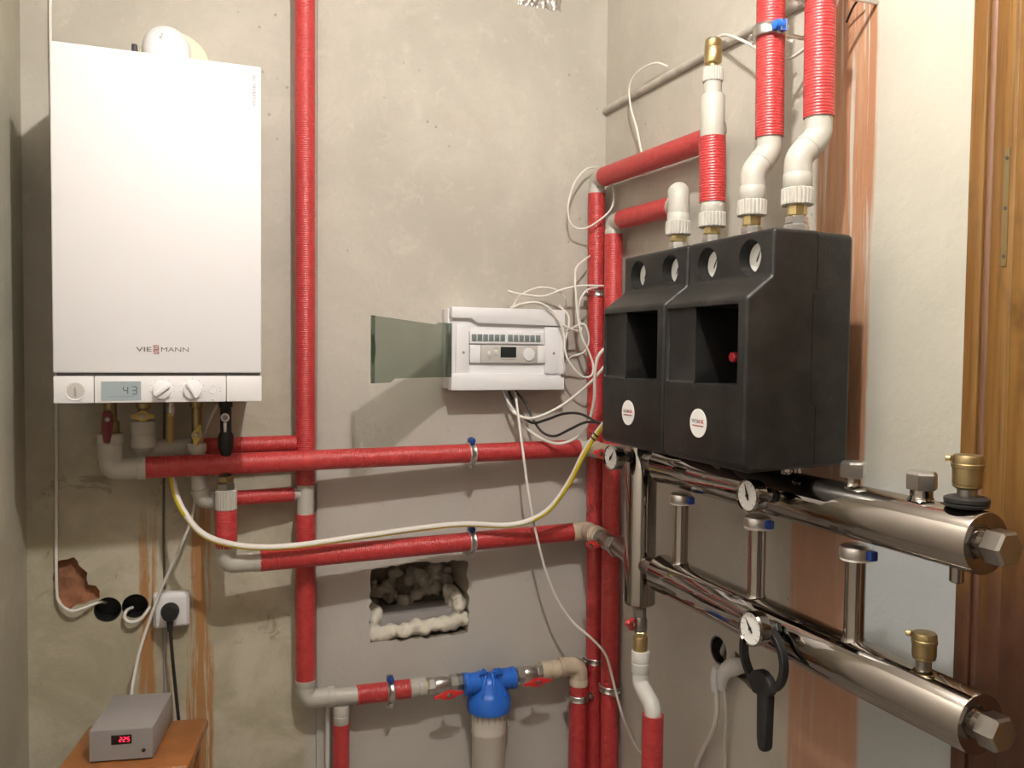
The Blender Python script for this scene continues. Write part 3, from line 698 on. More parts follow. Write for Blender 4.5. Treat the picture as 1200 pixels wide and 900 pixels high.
# run right of the filter, down to the floor
fr = thing('supply_pipe', 'red-insulated pipe dropping to the floor right of the filter, with tan elbow', 'pipe', (1.058, YB, 0))
MB().lathe((.828, 2.155, .585), (1, 0, 0), [(.015, 0), (.015, .025)], 16).hexa((.846, 2.157, .585), (1, 0, 0), .021, .016).build('union_nut', 'steel_dull', fr, ang=25)
ballvalve(fr, (.862, 2.16, .585), (1, 0, 0), .075, .0205)
butterfly(fr, (.905, 2.118, .575), (0, -1, .1), (1, 0, .05), .085)
socket(fr, (.935, 2.163, .5855), (1, 0, 0), .055, .0265, 'ppr_tan')
pipe(fr, [(.985, 2.165, .5865), (1.01, 2.165, .5865)], .024, 'ppr_tan')
elbow(fr, [(.995, 2.165, .587), (1.057, 2.165, .587), (1.057, 2.165, .528)], r=.0275, m='ppr_tan', rad=.038)
sleeve(fr, (1.057, 2.165, .535), (1.057, 2.165, 0), .0265)

# ================================================================== CORNER PIPES AND RIGHT WALL PIPEWORK
XP = 1.108
c1 = thing('corner_pipe', 'taller of the two red-insulated pipes in the corner, bending along the right wall', 'pipe', (1.108, 2.178, 0))
Z1, Z2 = 1.995, 1.862
sleeve(c1, (1.120, 2.178, 0), (1.099, 2.178, 1.955), .0250)
elbow(c1, [(1.099, 2.178, 1.950), (1.098, 2.178, Z1), (1.098, 2.115, Z1)], r=.0245, rad=.035)
sleeve(c1, (1.098, 2.128, Z1), (1.098, 1.612, Z1 - .013), .0270)
elbow(c1, [(1.098, 1.66, Z1 - .012), (1.098, 1.592, Z1 - .022), (1.022, 1.490, 1.962)], r=.0235, rad=.03)
# tee with sleeve and air vent stack above the left pump group
PX = .984
def pump_tail(t, y, z0, zr):
    """union between the pump group and a plastic pipe: chrome and brass hexagons and a ribbed nut"""
    hexnut(t, (PX, y, z0), (0, 0, 1), .0215, .016, 'zinc'); hexnut(t, (PX, y, z0 + .016), (0, 0, 1), .0195, .014, 'zinc')
    hexnut(t, (PX, y, z0 + .030), (0, 0, 1), .0170, zr - z0 - .028, 'brass', 'brass_collar', 8)
    ribnut(t, (PX, y, zr), (0, 0, 1), .030, .0275)
ZT = 1.708
t2 = thing('vent_stack', 'upright grey pipe stack with red sleeve topped by a brass air vent', 'pipe', (PX, 1.435, ZT))
pump_tail(t2, 1.435, ZT, 1.752)
socket(t2, (PX, 1.435, 1.780), (0, 0, 1), .024, .0245, collar=False)
sleeve(t2, (PX, 1.435, 1.803), (PX - .004, 1.435, 1.932), .0265)
MB().lathe((PX - .004, 1.435, 1.930), (0, 0, 1), [(.0235, 0), (.0240, .003), (.0240, .082), (.0215, .086)], 26).tube([(PX - .004, 1.435, 1.958), (1.026, 1.494, 1.962)], .0225, 20).lathe((1.006, 1.467, 1.961), (.62, .78, 0), [(.0225, 0), (.0250, .002), (.0250, .02), (.0225, .022)], 22).build('tee', 'ppr', t2)
MB().lathe((PX - .005, 1.435, 2.014), (0, 0, 1), [(.018, 0), (.018, .030), (.016, .032)], 22).build('reducer', 'ppr', t2)
ribnut(t2, (PX - .005, 1.435, 2.040), (0, 0, 1), .028, .0205)
MB().lathe((PX - .0055, 1.435, 2.066), (0, 0, 1), [(.010, 0), (.010, .010), (.0165, .012), (.0175, .016), (.0175, .040), (.0160, .042), (.0165, .043), (.0165, .056), (.013, .060), (.006, .061)], 26).build('air_vent', 'brass', t2)
# second corner pipe and its elbow onto the left pump group
c2 = thing('corner_pipe', 'shorter red-insulated corner pipe, bending towards the left pump box', 'pipe', (1.108, 2.09, 0))
sleeve(c2, (1.120, 2.085, 0), (1.108, 2.088, 1.828), .0255)
elbow(c2, [(1.108, 2.088, 1.822), (1.108, 2.088, Z2), (1.106, 2.02, Z2)], r=.0250, rad=.035)
sleeve(c2, (1.106, 2.035, Z2), (1.106, 1.782, Z2 - .006), .0255)
t1 = thing('pump_elbow', 'grey elbow and ribbed nut standing on the left pump box', 'pipe', (PX, 1.56, ZT))
pump_tail(t1, 1.56, ZT, 1.752)
elbow(t1, [(PX, 1.56, 1.780), (PX, 1.56, 1.846), (1.012, 1.606, 1.850)], r=.0245, rad=.022)
pipe(t1, [(1.008, 1.60, 1.850), (1.060, 1.685, 1.854)], .0205)
elbow(t1, [(1.045, 1.660, 1.853), (1.106, 1.757, 1.856), (1.106, 1.815, 1.856)], r=.0245, rad=.03)

def riser(y, ztop_sleeve, xr, label, nm='flow_riser'):
    """offset riser: ribbed nut, two 45 degree bends, insulated pipe up to the ceiling"""
    t = thing(nm, label, 'pipe', (PX, y, ZT))
    pump_tail(t, y, ZT, 1.756)
    socket(t, (PX, y, 1.786), (0, 0, 1), .026, .0245, collar=False)
    MB().tube(fillet([(PX, y, 1.805), (PX, y, 1.838), (xr, y, 1.880), (xr, y, 1.925)], .012, 5), .0235, 24).build('offset_bend', 'ppr', t)
    q = V((PX + xr, 2 * y, 1.838 + 1.880)) / 2; d = V((xr - PX, 0, .042)).normalized()
    MB().lathe(q - d * .004, d, [(.0238, 0), (.0246, .001), (.0246, .007), (.0238, .008)], 24).build('joint_ring', 'ppr', t)
    MB().lathe((PX, y, 1.811), (0, 0, 1), [(.0225, 0), (.0228, .001)], 24).build('joint_line', 'dark_gap', t)
    sleeve(t, (xr, y, ztop_sleeve), (xr - .012, y, ZC - .001), .0262)
    return t
riser(1.3075, 1.906, 1.020, 'red-insulated riser with grey offset bend, left of the two reaching the ceiling')
riser(1.1825, 1.912, 1.026, 'red-insulated riser with grey offset bend, right of the two reaching the ceiling')

# clamps
clamp((.712, y_up(.712), ZU), (1, .06, 0), RI, (0, 1, 0), 'blue-capped steel clamp on the long upper red pipe', wdist=YP - y_up(.712))
clamp((.714, y_lo(.714), ZR), (1, .06, 0), RI, (0, 1, 0), 'blue-capped steel clamp on the long lower red pipe above the wall niche', wdist=YP - y_lo(.714))
clamp((.497, 2.165, .587), (1, 0, 0), RI, (0, 1, 0), 'blue-capped steel clamp on the short red sleeve left of the filter', wdist=YP - 2.165)
clamp((1.057, 2.165, .492), (0, 0, 1), .0265, (0, 1, 0), 'steel clamp below the tan elbow right of the filter', (-1, 0, 0), None, wdist=YP - 2.165)
clamp((1.107, 2.178, 1.668), (0, 0, 1), .0250, (0, 1, 0), 'steel clamp high on the taller corner pipe', (-1, 0, 0), None, wdist=.045)
clamp((1.1165, 2.178, .590), (0, 0, 1), .0250, (0, 1, 0), 'steel clamp low on the taller corner pipe', (-1, 0, 0), None, wdist=.045)
clamp((1.1165, 2.085, .540), (.08, 0, 1), .0255, (1, 0, 0), 'steel clamp low on the shorter corner pipe', (0, -1, 0), None, wdist=.033)
clamp((1.014, 1.3075, 2.100), (0, 0, 1), .0262, (1, 0, 0), 'blue-capped steel clamp on the left ceiling riser', (0, -1, 0), 'blue_plastic', .022, XR - 1.014)
clamp((1.017, 1.1825, 2.128), (0, 0, 1), .0262, (1, 0, 0), 'blue-capped steel clamp on the right ceiling riser at the picture edge', (0, -1, 0), 'blue_plastic', .022, XR - 1.017)

# ================================================================== PUMP GROUPS
PY0, PW, PZ0 = 1.121, .249, 1.304
pg = thing('pump_group', 'large black insulated pump box nearest the door jamb, with red dot inside', 'pump box', (.985, PY0 + PW / 2, PZ0), 'black pump boxes on the manifold')
seam = [(.980, PZ0 + .004), (.980, 1.412), (.970, 1.418), (.970, 1.600), (.977, 1.606), (.977, 1.706)]
front = [(.846, PZ0)] + [(.846 + 0, PZ0)][1:] + seam + [(.888, 1.706), (.888, 1.628), (.838, 1.592), (.838, PZ0 + .012)]
fr_m = MB().prism([(x, z) for x, z in front], (0, PY0 + PW, 0), (1, 0, 0), (0, 0, 1), PW)
fs = fr_m.build('front_shell', 'black_foam', pg, bevel=.011, bseg=4, bang=14, bsel=lambda p: p.x < .955)
rear = [(x + .0016, z) for x, z in seam][::-1] + [(1.056, PZ0 + .006), (1.056, 1.704)]
rear = [(1.056, 1.704)] + [(x + .0016, z) for x, z in seam][::-1] + [(1.056, PZ0 + .006)]
MB().prism(rear, (0, PY0 + PW, 0), (1, 0, 0), (0, 0, 1), PW).build('rear_shell', 'black_foam', pg, bevel=.011, bseg=4, bsel=lambda p: p.x > 1.0)
cut_l = []
cut_l.append(MB().box2((.80, PY0 + .0215, 1.445), (.8425, PY0 + PW - .009, 1.582)).build('cutter', 'black_foam', bevel=.006, bseg=3))
cut_l.append(MB().box2((.81, PY0 + .0225, 1.446), (.940, PY0 + .151, 1.581)).build('cutter', 'black_foam'))
for dy in (-.0625, .0625):
    cut_l.append(MB().lathe((.85, PY0 + PW / 2 + dy - .000, 1.663), (1, 0, 0), [(.0315, 0), (.0295, .072)], 40).build('cutter', 'black_foam'))
for c in cut_l: c.data.transform(Matrix.Translation(-root_loc(pg)))
for c in cut_l: c.location = root_loc(pg)
bpy.context.view_layer.update()
cut(fs, cut_l)
for i, dy in enumerate((-.0625, .0625)):
    c = V((.914, PY0 + PW / 2 + dy + .006, 1.664))
    th = MB().lathe(c, (1, 0, 0), [(.0255, -.003), (.0265, 0), (.0265, .007)], 36).build('thermometer', 'steel_dull', pg)
    n = V((-1, 0, 0)); r = .0245
    MB().lathe(c + n * .0032, n, [(r, 0), (r, .0006)], 36).build('dial', 'dial_white', th)
    a = math.radians(118 if i else 60); q = V((0, math.cos(a), math.sin(a))); pz = n.cross(q)
    q = V((0, -math.cos(math.radians(62)), math.sin(math.radians(62)))); pz = n.cross(q)
    MB().prism([(-.008, -.001), (-.008, .001), (0, .0016), (.018, .0), (0, -.0016)], c + n * .0042, q, pz, .0006).build('needle', 'black_plastic', th)

MB().lathe((.838, PY0 + PW / 2 + .006, 1.376), (-1, 0, 0), [(.0255, 0), (.0255, .0009)], 40).build('maker_badge', 'dial_white', pg)
bd = [o for o in pg.children if o.name.startswith('maker_badge')][0]
ty = PY0 + PW / 2 + .006
text('badge_lettering', 'WOM', .0095, (.8368, ty + .0065, 1.379), (0, -1, 0), WZ, 'grey_print', bd, sx=1.0, off=.0002)
text('badge_lettering', 'IX', .0095, (.8368, ty - .0128, 1.379), (0, -1, 0), WZ, 'label_red', bd, sx=1.0, off=.0002)
MB().box((.8368, ty, 1.3715), (.0005, .034, .002)).build('badge_line', 'red_print', bd)
MB().lathe((.955, PY0 + .03, PZ0 + .003), (0, 0, -1), [(.012, 0), (.012, .008), (.009, .010)], 18).build('drain_stub', 'steel', pg)
def copy_tree(o, parent=None):
    c = o.copy(); COL.objects.link(c); c.parent = parent
    for ch in list(o.children): copy_tree(ch, c)
    return c
pg2 = copy_tree(pg); pg2.location.y += .2525
MB().lathe((.9420, PY0 + .128, 1.493), (-1, 0, 0), [(.0060, 0), (.0060, .028), (.0090, .030), (.0090, .038), (.0070, .040)], 20).build('red_knob', 'label_red', pg)
pg2['label'] = 'black insulated pump box next to the corner pipes, farther from the jamb'

# ================================================================== MANIFOLD AND SEPARATOR
MX, MU, ML, MY0, MY1, RM = .985, 1.251, 1.007, .797, 1.602, .0425
def hexplug(par, o, ax, r, neck, L, rn):
    o = V(o); a = V(ax).normalized()
    p = MB().lathe(o, a, [(rn * 1.25, 0), (rn * 1.05, .004), (rn, .006), (rn, neck)], 22).build('plug_neck', 'steel', par)
    MB().lathe(o + a * neck, a, [(r * .95, 0), (r, .002), (r, L - .004), (r * .9, L - .001), (r * .88, L)], 6).build('plug', 'zinc', p, ang=25)
def header(z, name, label):
    t = thing(name, label, 'manifold', (MX, (MY0 + MY1) / 2, z))
    MB().lathe((MX, MY0, z), (0, 1, 0), [(RM - .006, -.001), (RM - .0015, -.001), (RM, .001), (RM, MY1 - MY0 - .004), (RM - .003, MY1 - MY0), (.024, MY1 - MY0)], 64).build('tube_body', 'steel', t)
    MB().lathe((MX, MY0 + .004, z), (0, -1, 0), [(RM - .006, -.004), (RM - .006, .001)], 48).build('end_cap', 'steel', t)
    e = MB().lathe((MX, MY0 + .003, z), (0, -1, 0), [(.0215, 0), (.0205, .012)], 32).build('end_boss', 'steel', t)
    MB().lathe((MX, MY0 - .008, z), (0, -1, 0), [(.0225, 0), (.0250, .002), (.0250, .025), (.0215, .029)], 6).build('end_plug', 'steel_dull', e, ang=20)
    MB().hexa((MX, MY1 - .002, z), (0, 1, 0), .0275, .030, ch=.08).lathe((MX, MY1 + .024, z), (0, 1, 0), [(.020, 0), (.020, .045)], 20).build('union_nut', 'steel_dull', t, ang=25)
    return t
hu = header(MU, 'manifold_header', 'upper polished steel manifold tube below the black pump boxes')
hexplug(hu, (MX, 1.036, MU + RM - .003), (0, 0, 1), .0200, .014, .026, .0125)
hexplug(hu, (MX, .903, MU + RM - .003), (0, 0, 1), .0215, .016, .026, .0155)
MB().lathe((MX, .840, MU - RM + .003), (0, 0, -1), [(.0095, 0), (.0095, .022), (.007, .024)], 16).build('drain_nipple', 'steel', hu)
MB().lathe((MX, 1.183, MU + RM - .004), (0, 0, 1), [(.018, 0), (.018, .02)], 20).build('outlet', 'steel', hu)
MB().lathe((MX, 1.435, MU + RM - .004), (0, 0, 1), [(.018, 0), (.018, .02)], 20).build('outlet', 'steel', hu)
hlw = header(ML, 'manifold_header', 'lower polished steel manifold tube hung below on three posts')
for i, y in enumerate((1.530, 1.272, 1.026)):
    pn = MB().lathe((MX, y, ML + RM - .006), (0, 0, 1), [(.021, 0), (.0175, .006), (.0160, .010), (.0160, .150)], 24).build('post', 'steel', hlw)
    MB().lathe((MX, y, 1.178), (0, 0, 1), [(.0165, 0), (.0245, .001), (.0255, .004), (.0255, .013), (.0235, .018), (.0165, .022)], 32).build('collar', 'zinc', pn)
    MB().lathe((MX, y, 1.1745), (0, 0, 1), [(.0165, 0), (.0240, .0005), (.0240, .004)], 28).build('rubber_ring', 'white_cable', pn)
    b_ = MB().box((MX + .004, y - .029, 1.187), (.015, .013, .016)).build('bolt_cap', 'blue_cap', pn, bevel=.003)
def airvent(label, y, z, s, washer):
    t = thing('air_vent', label, 'air vent', (MX, y, z))
    if washer: MB().lathe((MX, y, z), (0, 0, 1), [(.0225, 0), (.0275, .002), (.0285, .005), (.026, .0065), (.0285, .008), (.0285, .013), (.0245, .015), (.012, .0155)], 36).build('rubber_washer', 'black_rubber', t)
    z += .010 if washer else 0
    MB().lathe((MX, y, z), (0, 0, 1), [(.013 * s, 0), (.013 * s, .016), (.0165 * s, .018)], 20).build('neck', 'steel_dull', t)
    b = MB().lathe((MX, y, z + .015), (0, 0, 1), [(.014 * s, 0), (.0190 * s, .003), (.0190 * s, .0065), (.0200 * s, .0075), (.0200 * s, .030 * s), (.0215 * s, .031 * s), (.0215 * s, .036 * s), (.0205 * s, .037 * s), (.0205 * s, .045 * s), (.0185 * s, .049 * s), (.004, .0495 * s)], 36).build('float_chamber', 'brass_dull', t)
    MB().lathe((MX - .010 * s, y + .020 * s, z + .015 + .042 * s), (-.45, .9, 0), [(.0045, 0), (.0045, .006), (.0035, .007)], 14).build('bleed_screw', 'brass', b)
    return t
airvent('brass air vent with black washer on the upper manifold end', .828, MU + RM + .0005, .95, True)
airvent('brass air vent standing on the lower manifold near its end', .890, ML + RM - .003, .82, False)
# hydraulic separator
SX, SY = .986, 1.702
sp = thing('hydraulic_separator', 'upright polished steel cylinder between the corner pipes and the manifolds', 'separator', (SX, SY, .905))
MB().lathe((SX, SY, .908), (0, 0, 1), [(.012, 0), (.034, .001), (.0372, .004), (.0372, .012), (.0365, .014), (.0365, .44), (.030, .452), (.01, .455)], 48).build('cylinder', 'steel', sp)
for z in (MU, ML): MB().lathe((SX, SY - .03, z), (0, -1, 0), [(.0215, 0), (.0215, .012)], 20).build('port', 'steel_dull', sp)
dv = thing('drain_valve', 'red-handled drain valve with brass and cream fittings under the steel cylinder', 'valve', (SX, SY, .56))
yv = SY - .018
MB().lathe((SX, SY, .908), (0, -.2, -1), [(.010, 0), (.010, .012)], 14).hexa((SX, yv + .016, .900), (0, -.05, -1), .0155, .022).lathe((SX, yv + .012, .880), (0, 0, -1), [(.0135, 0), (.017, .008), (.0165, .030), (.0125, .040)], 20).build('valve_body', 'steel_dull', dv, ang=30)
lv = MB().prism([(-.050, .012), (-.044, .018), (-.028, .010), (-.004, .012), (.006, 0), (.002, -.014), (-.020, -.014), (-.032, .000), (-.046, .004)], (SX - .022, yv + .016, .868), (.72, .69, 0), (0, 0, 1), .010).build('lever', 'red_handle', dv, bevel=.002)
MB().lathe((SX - .0228, yv + .004, .866), (-.7, -.7, 0), [(.005, 0), (.005, .006)], 6).build('screw', 'zinc', lv)
MB().hexa((SX, yv + .010, .846), (0, 0, -1), .0150, .014).lathe((SX, yv + .010, .833), (0, 0, -1), [(.0165, 0), (.0175, .002), (.0175, .030), (.0165, .034)], 22).build('brass_fitting', 'brass', dv, ang=30)
socket(dv, (SX, yv + .008, .800), (0, 0, -1), .052, .0215, 'ppr_white')
MB().tube(fillet([(SX, yv + .008, .752), (SX, yv + .008, .722), (SX, yv - .052, .690), (SX, yv - .052, .655)], .016, 6), .0195, 22).build('offset_bend', 'ppr_white', dv)
sleeve(dv, (SX, yv - .052, .672), (SX, yv - .052, 0), .0245)

gauge('small round gauge on the steel cylinder beside the corner pipes', (.905, 1.694, 1.258), (-.96, -.10, .0), .058, (.952, 1.700, 1.258), -35)
gauge('round white gauge on the upper manifold below the pump boxes', (.893, 1.176, 1.257), (-1, -.03, .02), .057, (.944, 1.178, 1.254), 20)
gauge('round white gauge on the lower manifold with a black spanner hung on it', (.893, 1.160, 1.032), (-1, -.05, .05), .060, (.946, 1.160, 1.026), 40)

# black filter spanner hanging from the lower gauge stem
WXp = .926
sk = thing('filter_spanner', 'black plastic ring spanner hanging from the lower gauge', 'spanner', (WXp, 1.162, .81))
cy, cz, R0, R1 = 1.172, .975, .0500, .0600
poly = [(R1 * math.cos(a), 1.02 * R1 * math.sin(a)) for a in [math.radians(-58 + i * 296 / 30) for i in range(31)]]
poly2 = [(R0 * math.cos(a), 1.04 * R0 * math.sin(a)) for a in [math.radians(-60 + i * 300 / 30) for i in range(31)]]
ring = MB()
for i in range(48):
    a0, a1 = 2 * math.pi * i / 48, 2 * math.pi * (i + 1) / 48
mbr = MB().lathe((WXp - .007, cy, cz), (1, 0, 0), [(R0, 0), (R1 - .0015, 0), (R1, .0015), (R1, .0125), (R1 - .0015, .014), (R0, .014), (R0, 0)], 56)
mbr.f = mbr.f[:-2]; mbr.uv = mbr.uv[:-2]; mbr.m = mbr.m[:-2]
mbr.build('ring', 'black_plastic', sk)
MB().prism([(-.034, -.046), (-.020, -.030), (-.006, -.024), (.006, -.024), (.020, -.030), (.034, -.046), (.018, -.068), (-.018, -.068)], (WXp + .008, cy, cz), (0, 1, 0), (0, 0, 1), -.016).build('web', 'black_plastic', sk, bevel=.002)
MB().prism([(-.016, -.060), (.014, -.060), (.012, -.140), (.009, -.158), (.002, -.162), (-.008, -.161), (-.013, -.154), (-.0135, -.140)], (WXp + .009, cy - .008, cz), (0, 1, 0), (0, 0, 1), -.018).build('handle', 'black_plastic', sk, bevel=.004)

# ================================================================== ELECTRICAL BOX
EX0, EX1, EZ0, EZ1, EY = .655, .987, 1.392, 1.616, 2.140
eb = thing('electrical_box', 'white surface-mounted distribution box with open smoked door', 'electrical box', (.82, YP, EZ0))
MB().box2((EX0 - .003, EY + .028, EZ0 + .003), (EX1 - .004, YP, EZ1 - .003)).build('back_box', 'white_plastic', eb, bevel=.005)
ZB, ZTT = EZ0 + .044, EZ1 - .042
nx0 = .072; st = .010
# face frame: top and bottom rails with a stepped inner edge, slim posts, recessed field
def rail(poly): return MB().prism(poly, (0, EY + .034, 0), (1, 0, 0), (0, 0, 1), .034).build('rail', 'white_plastic', eb, bevel=.0025)
rail([(EX0, EZ1), (EX0, ZTT + .012), (EX0 + .055, ZTT + .012), (EX0 + .072, ZTT), (EX1, ZTT - .004), (EX1, EZ1)])
rail([(EX0, EZ0), (EX1, EZ0), (EX1, ZB - .010), (EX1 - .048, ZB - .010), (EX1 - .062, ZB + .002), (EX0 + .008, ZB + .002), (EX0, ZB - .006)])
MB().box2((EX0 + .004, EY + .014, ZB - .012), (EX1 - .004, EY + .034, ZTT + .014)).build('inner_field', 'white_plastic', eb)
for x0, x1 in ((EX0 + .014, EX0 + .050), (EX1 - .058, EX1 - .010)):
    pl = MB().box2((x0, EY + .006, ZB + .002), (x1, EY + .016, ZTT - .006)).build('side_plate', 'white_plastic', eb, bevel=.001)
    MB().lathe(((x0 + x1) / 2 + .003, EY + .006, 1.494), (0, -1, 0), [(.004, 0), (.0036, .0006)], 12).build('screw', 'grey_print', pl)
MB().box2((EX1 - .010, EY + .004, ZB), (EX1 - .0005, EY + .034, ZTT - .004)).build('side_plate', 'white_plastic', eb, bevel=.001)
# terminal strip with twelve grey blanks
tr = MB().box2((EX0 + .052, EY + .005, 1.519), (EX1 - .062, EY + .020, 1.552)).build('module_rail', 'white_plastic', eb, bevel=.001)
x = EX0 + .056
for i in range(12):
    MB().box2((x + .0012, EY + .003, 1.5255), (x + .0148, EY + .008, 1.5440)).build('blank_cover', 'breaker_grey', tr, bevel=.0006)
    x += .0165 + (.006 if i == 5 else 0)
MB().box2((EX0 + .1565, EY + .002, 1.5215), (EX0 + .160, EY + .008, 1.552)).build('rail_divider', 'white_plastic', tr)
# voltage relay between two white blanks
rl = MB().box2((EX0 + .084, EY + .003, 1.467), (EX0 + .250, EY + .020, 1.515)).build('voltage_relay', 'relay_face', eb, bevel=.001)
for x0, x1 in ((EX0 + .053, EX0 + .083), (EX0 + .251, EX0 + .277)): MB().box2((x0, EY + .004, 1.467), (x1, EY + .02, 1.515)).build('blank_module', 'white_plastic', eb, bevel=.001)
MB().box2((EX0 + .140, EY + .0015, 1.4815), (EX0 + .186, EY + .004, 1.5105)).build('relay_screen', 'screen_dark', rl, bevel=.0008)
MB().lathe((EX0 + .223, EY + .003, 1.4905), (0, -1, 0), [(.0178, 0), (.0175, .004), (.0165, .005)], 32).build('relay_dial', 'white_plastic', rl)
for bx_, bz, m_ in ((.102, 1.493, 'white_cable'), (.122, 1.498, 'white_cable')): MB().box2((EX0 + bx_, EY + .0015, bz - .005), (EX0 + bx_ + .008, EY + .004, bz + .005)).build('relay_button', m_, rl, bevel=.001)
for bx_, bz, wd in ((.101, 1.4835, .012), (.104, 1.4775, .008), (.121, 1.487, .010), (.121, 1.507, .011), (.142, 1.4755, .040), (.203, 1.4905, .002), (.242, 1.4905, .002), (.222, 1.511, .002), (.222, 1.470, .002)):
    MB().box2((EX0 + bx_, EY + .0024, bz - .001), (EX0 + bx_ + wd, EY + .0032, bz + .001)).build('printed_mark', 'grey_print', rl)
# smoked door swung open about its left edge
ha = V((EX0 - .002, EY - .002, 0)); da = (V((.392, 1.927, 0)) - ha).normalized(); Ld = .328; DZ0, DZ1 = 1.4205, 1.5790
poly = [(0, DZ0 + .006), (0, DZ1 - .006), (.06, DZ1 - .006), (.078, DZ1 - .014), (.088, DZ1 - .014 + .004), (Ld, DZ1), (Ld, DZ1 - .045), (Ld - .006, DZ1 - .055), (Ld - .009, (DZ0 + DZ1) / 2), (Ld - .006, DZ0 + .055), (Ld, DZ0 + .045), (Ld, DZ0), (Ld - .075, DZ0), (Ld - .092, DZ0 + .010)]
poly = [(0, DZ0 + .008), (0, DZ1 - .007), (.055, DZ1 - .007), (.072, DZ1 - .013), (Ld, DZ1), (Ld, DZ0), (Ld - .068, DZ0), (Ld - .086, DZ0 + .0095)]
dm = MB().prism(poly, ha, da, (0, 0, 1), .0035)
door = dm.build('smoked_door', 'smoked_plastic', eb)
nn = da.cross(WZ)
MB().box(ha + da * (Ld - .002) + WZ * ((DZ0 + DZ1) / 2), (.004, .010, DZ1 - DZ0), da, nn, WZ).build('door_lip', 'smoked_plastic', door)
MB().prism([(-.002, -.034), (-.009, -.022), (-.013, 0), (-.009, .022), (-.002, .034)], ha + da * Ld + WZ * ((DZ0 + DZ1) / 2) - nn * .001, da, WZ, .006).build('finger_grip', 'smoked_plastic', door)
MB().box(ha + da * .012 + WZ * ((DZ0 + DZ1) / 2), (.020, .007, DZ1 - DZ0 - .016), da, nn, WZ).build('hinge_strip', 'smoked_plastic', door)

# ================================================================== CABLES
def cable(label, pts, r, m, name='cable', n=7, seg=10, group=None):
    q = spline(pts, n)
    o = MB().tube(q, r, seg).build(name, m, loc=V(pts[-1]))
    return tag(o, label, 'cable', group)
YC = 2.128
# gas hose: white with a yellow stripe on its lower side
gp = [at(200, 478, y=2.135), at(199, 520, y=2.138), at(203, 565, y=2.128), at(214, 597, y=2.085), at(240, 627, y=2.062), at(285, 640, y=2.060), at(340, 640, y=2.070), at(420, 629, y=2.085), at(500, 618, y=2.115), at(545, 614, y=2.115), at(600, 615, y=2.10), at(638, 601, y=2.07), at(664, 570, y=2.03), at(685, 530, y=1.98), at(700, 507, y=1.94), at(712, 492, y=1.90)]
gq = spline(gp, 9); ng = len(gq)
hose = thing('gas_hose', 'yellow and white gas hose sagging from the boiler to the pump boxes', 'hose', gp[0])
def hm(i, j):
    f = i / ng; ph = (j + (0 if f < .80 else (f - .80) * 260)) % 16
    return 1 if 6 <= ph < 14 else 0
MB().tube(gq, .0075, 16, mfun=lambda i, j: 0).build('hose_core', 'white_cable', hose)
# stripe: half sleeve that follows the underside of the bends
mbs = MB(); rr = .0079; rows = []
for i in range(ng):
    tg = (gq[min(i + 1, ng - 1)] - gq[max(i - 1, 0)]).normalized(); f = i / ng
    view = (CAM - gq[i]).normalized(); dn = (V((.15, 0, -1)) if f > .22 else V((-1, -.1, -.6)))
    if f > .72: dn = V((.8, -.25 - 1.2 * max(0, (f - .75)) * 4, -.45))
    dn = (dn - tg * dn.dot(tg)).normalized(); sd = tg.cross(dn)
    wdt = 88 if f < .24 else (70 if f < .7 else 100)
    rows.append(mbs.add([gq[i] + (dn * math.cos(a) + sd * math.sin(a)) * rr for a in [math.radians(-wdt + 2 * wdt * j / 8) for j in range(9)]]))
for i in range(ng - 1):
    for j in range(8): mbs.face((rows[i] + j, rows[i] + j + 1, rows[i + 1] + j + 1, rows[i + 1] + j))
mbs.build('yellow_stripe', 'yellow_hose', hose, recalc=False)
MB().lathe(at(200, 470, y=2.135), (0, 0, -1), [(.007, 0), (.007, .012), (.0095, .013), (.0095, .028), (.007, .03)], 14).build('hose_nut', 'zinc', hose)
MB().tube(gq[2:11], .0088, 14).build('tan_wrap', 'tan_tape', hose)
for f in (.905, .925):
    i = int(ng * f); d = (gq[i + 1] - gq[i]).normalized(); d2 = (d + V((.5, 0, .3))).normalized()
    MB().lathe(gq[i], d2, [(.0095, -.002), (.0098, 0), (.0095, .002)], 16).build('tape_ring', 'black_cable', hose)

yw = YB - .006
cable('white cable stapled down the corner behind the boiler into a wall hole', [at(59, -30, y=yw), at(59, 40, y=yw), at(62, 200, y=yw), at(65, 400, y=yw), at(66, 560, y=yw), at(66, 680, y=yw - .004), at(70, 706, y=yw - .012), at(84, 716, y=yw - .018), at(100, 712, y=yw - .015), at(116, 706, y=yw + .01), at(124, 706, y=YB + .035)], .0036, 'white_cable')
cable('short white cable loop hanging between the two round wall holes', [at(155, 712, y=YB + .03), at(148, 716, y=YB), at(146, 724, y=YB - .018), at(152, 729, y=YB - .024), at(164, 726, y=YB - .022), at(174, 714, y=YB - .010), at(176, 709, y=YB + .02)], .0042, 'white_cable')
cable('white cable rising from the grey stabilizer to the boiler', [at(154, 816, y=2.095), at(156, 800, y=2.11), at(163, 765, y=2.14), at(176, 725, y=2.165), at(189, 690, y=2.17), at(207, 650, y=2.165), at(221, 618, y=2.16), at(228, 590, y=2.16), at(229, 565, y=2.16), at(232, 535, y=2.15), at(242, 500, y=2.13), at(255, 475, y=2.12)], .0038, 'white_cable_dim')
cable('black mains cable hanging from the plug behind the stool', [at(200, 722, y=2.180), at(200, 740, y=2.178), at(202, 770, y=2.185), at(206, 810, y=2.19), at(209, 840, y=2.19), at(212, 862, y=2.185), at(219, 888, y=2.16), at(227, 920, y=2.15)], .0042, 'black_cable')
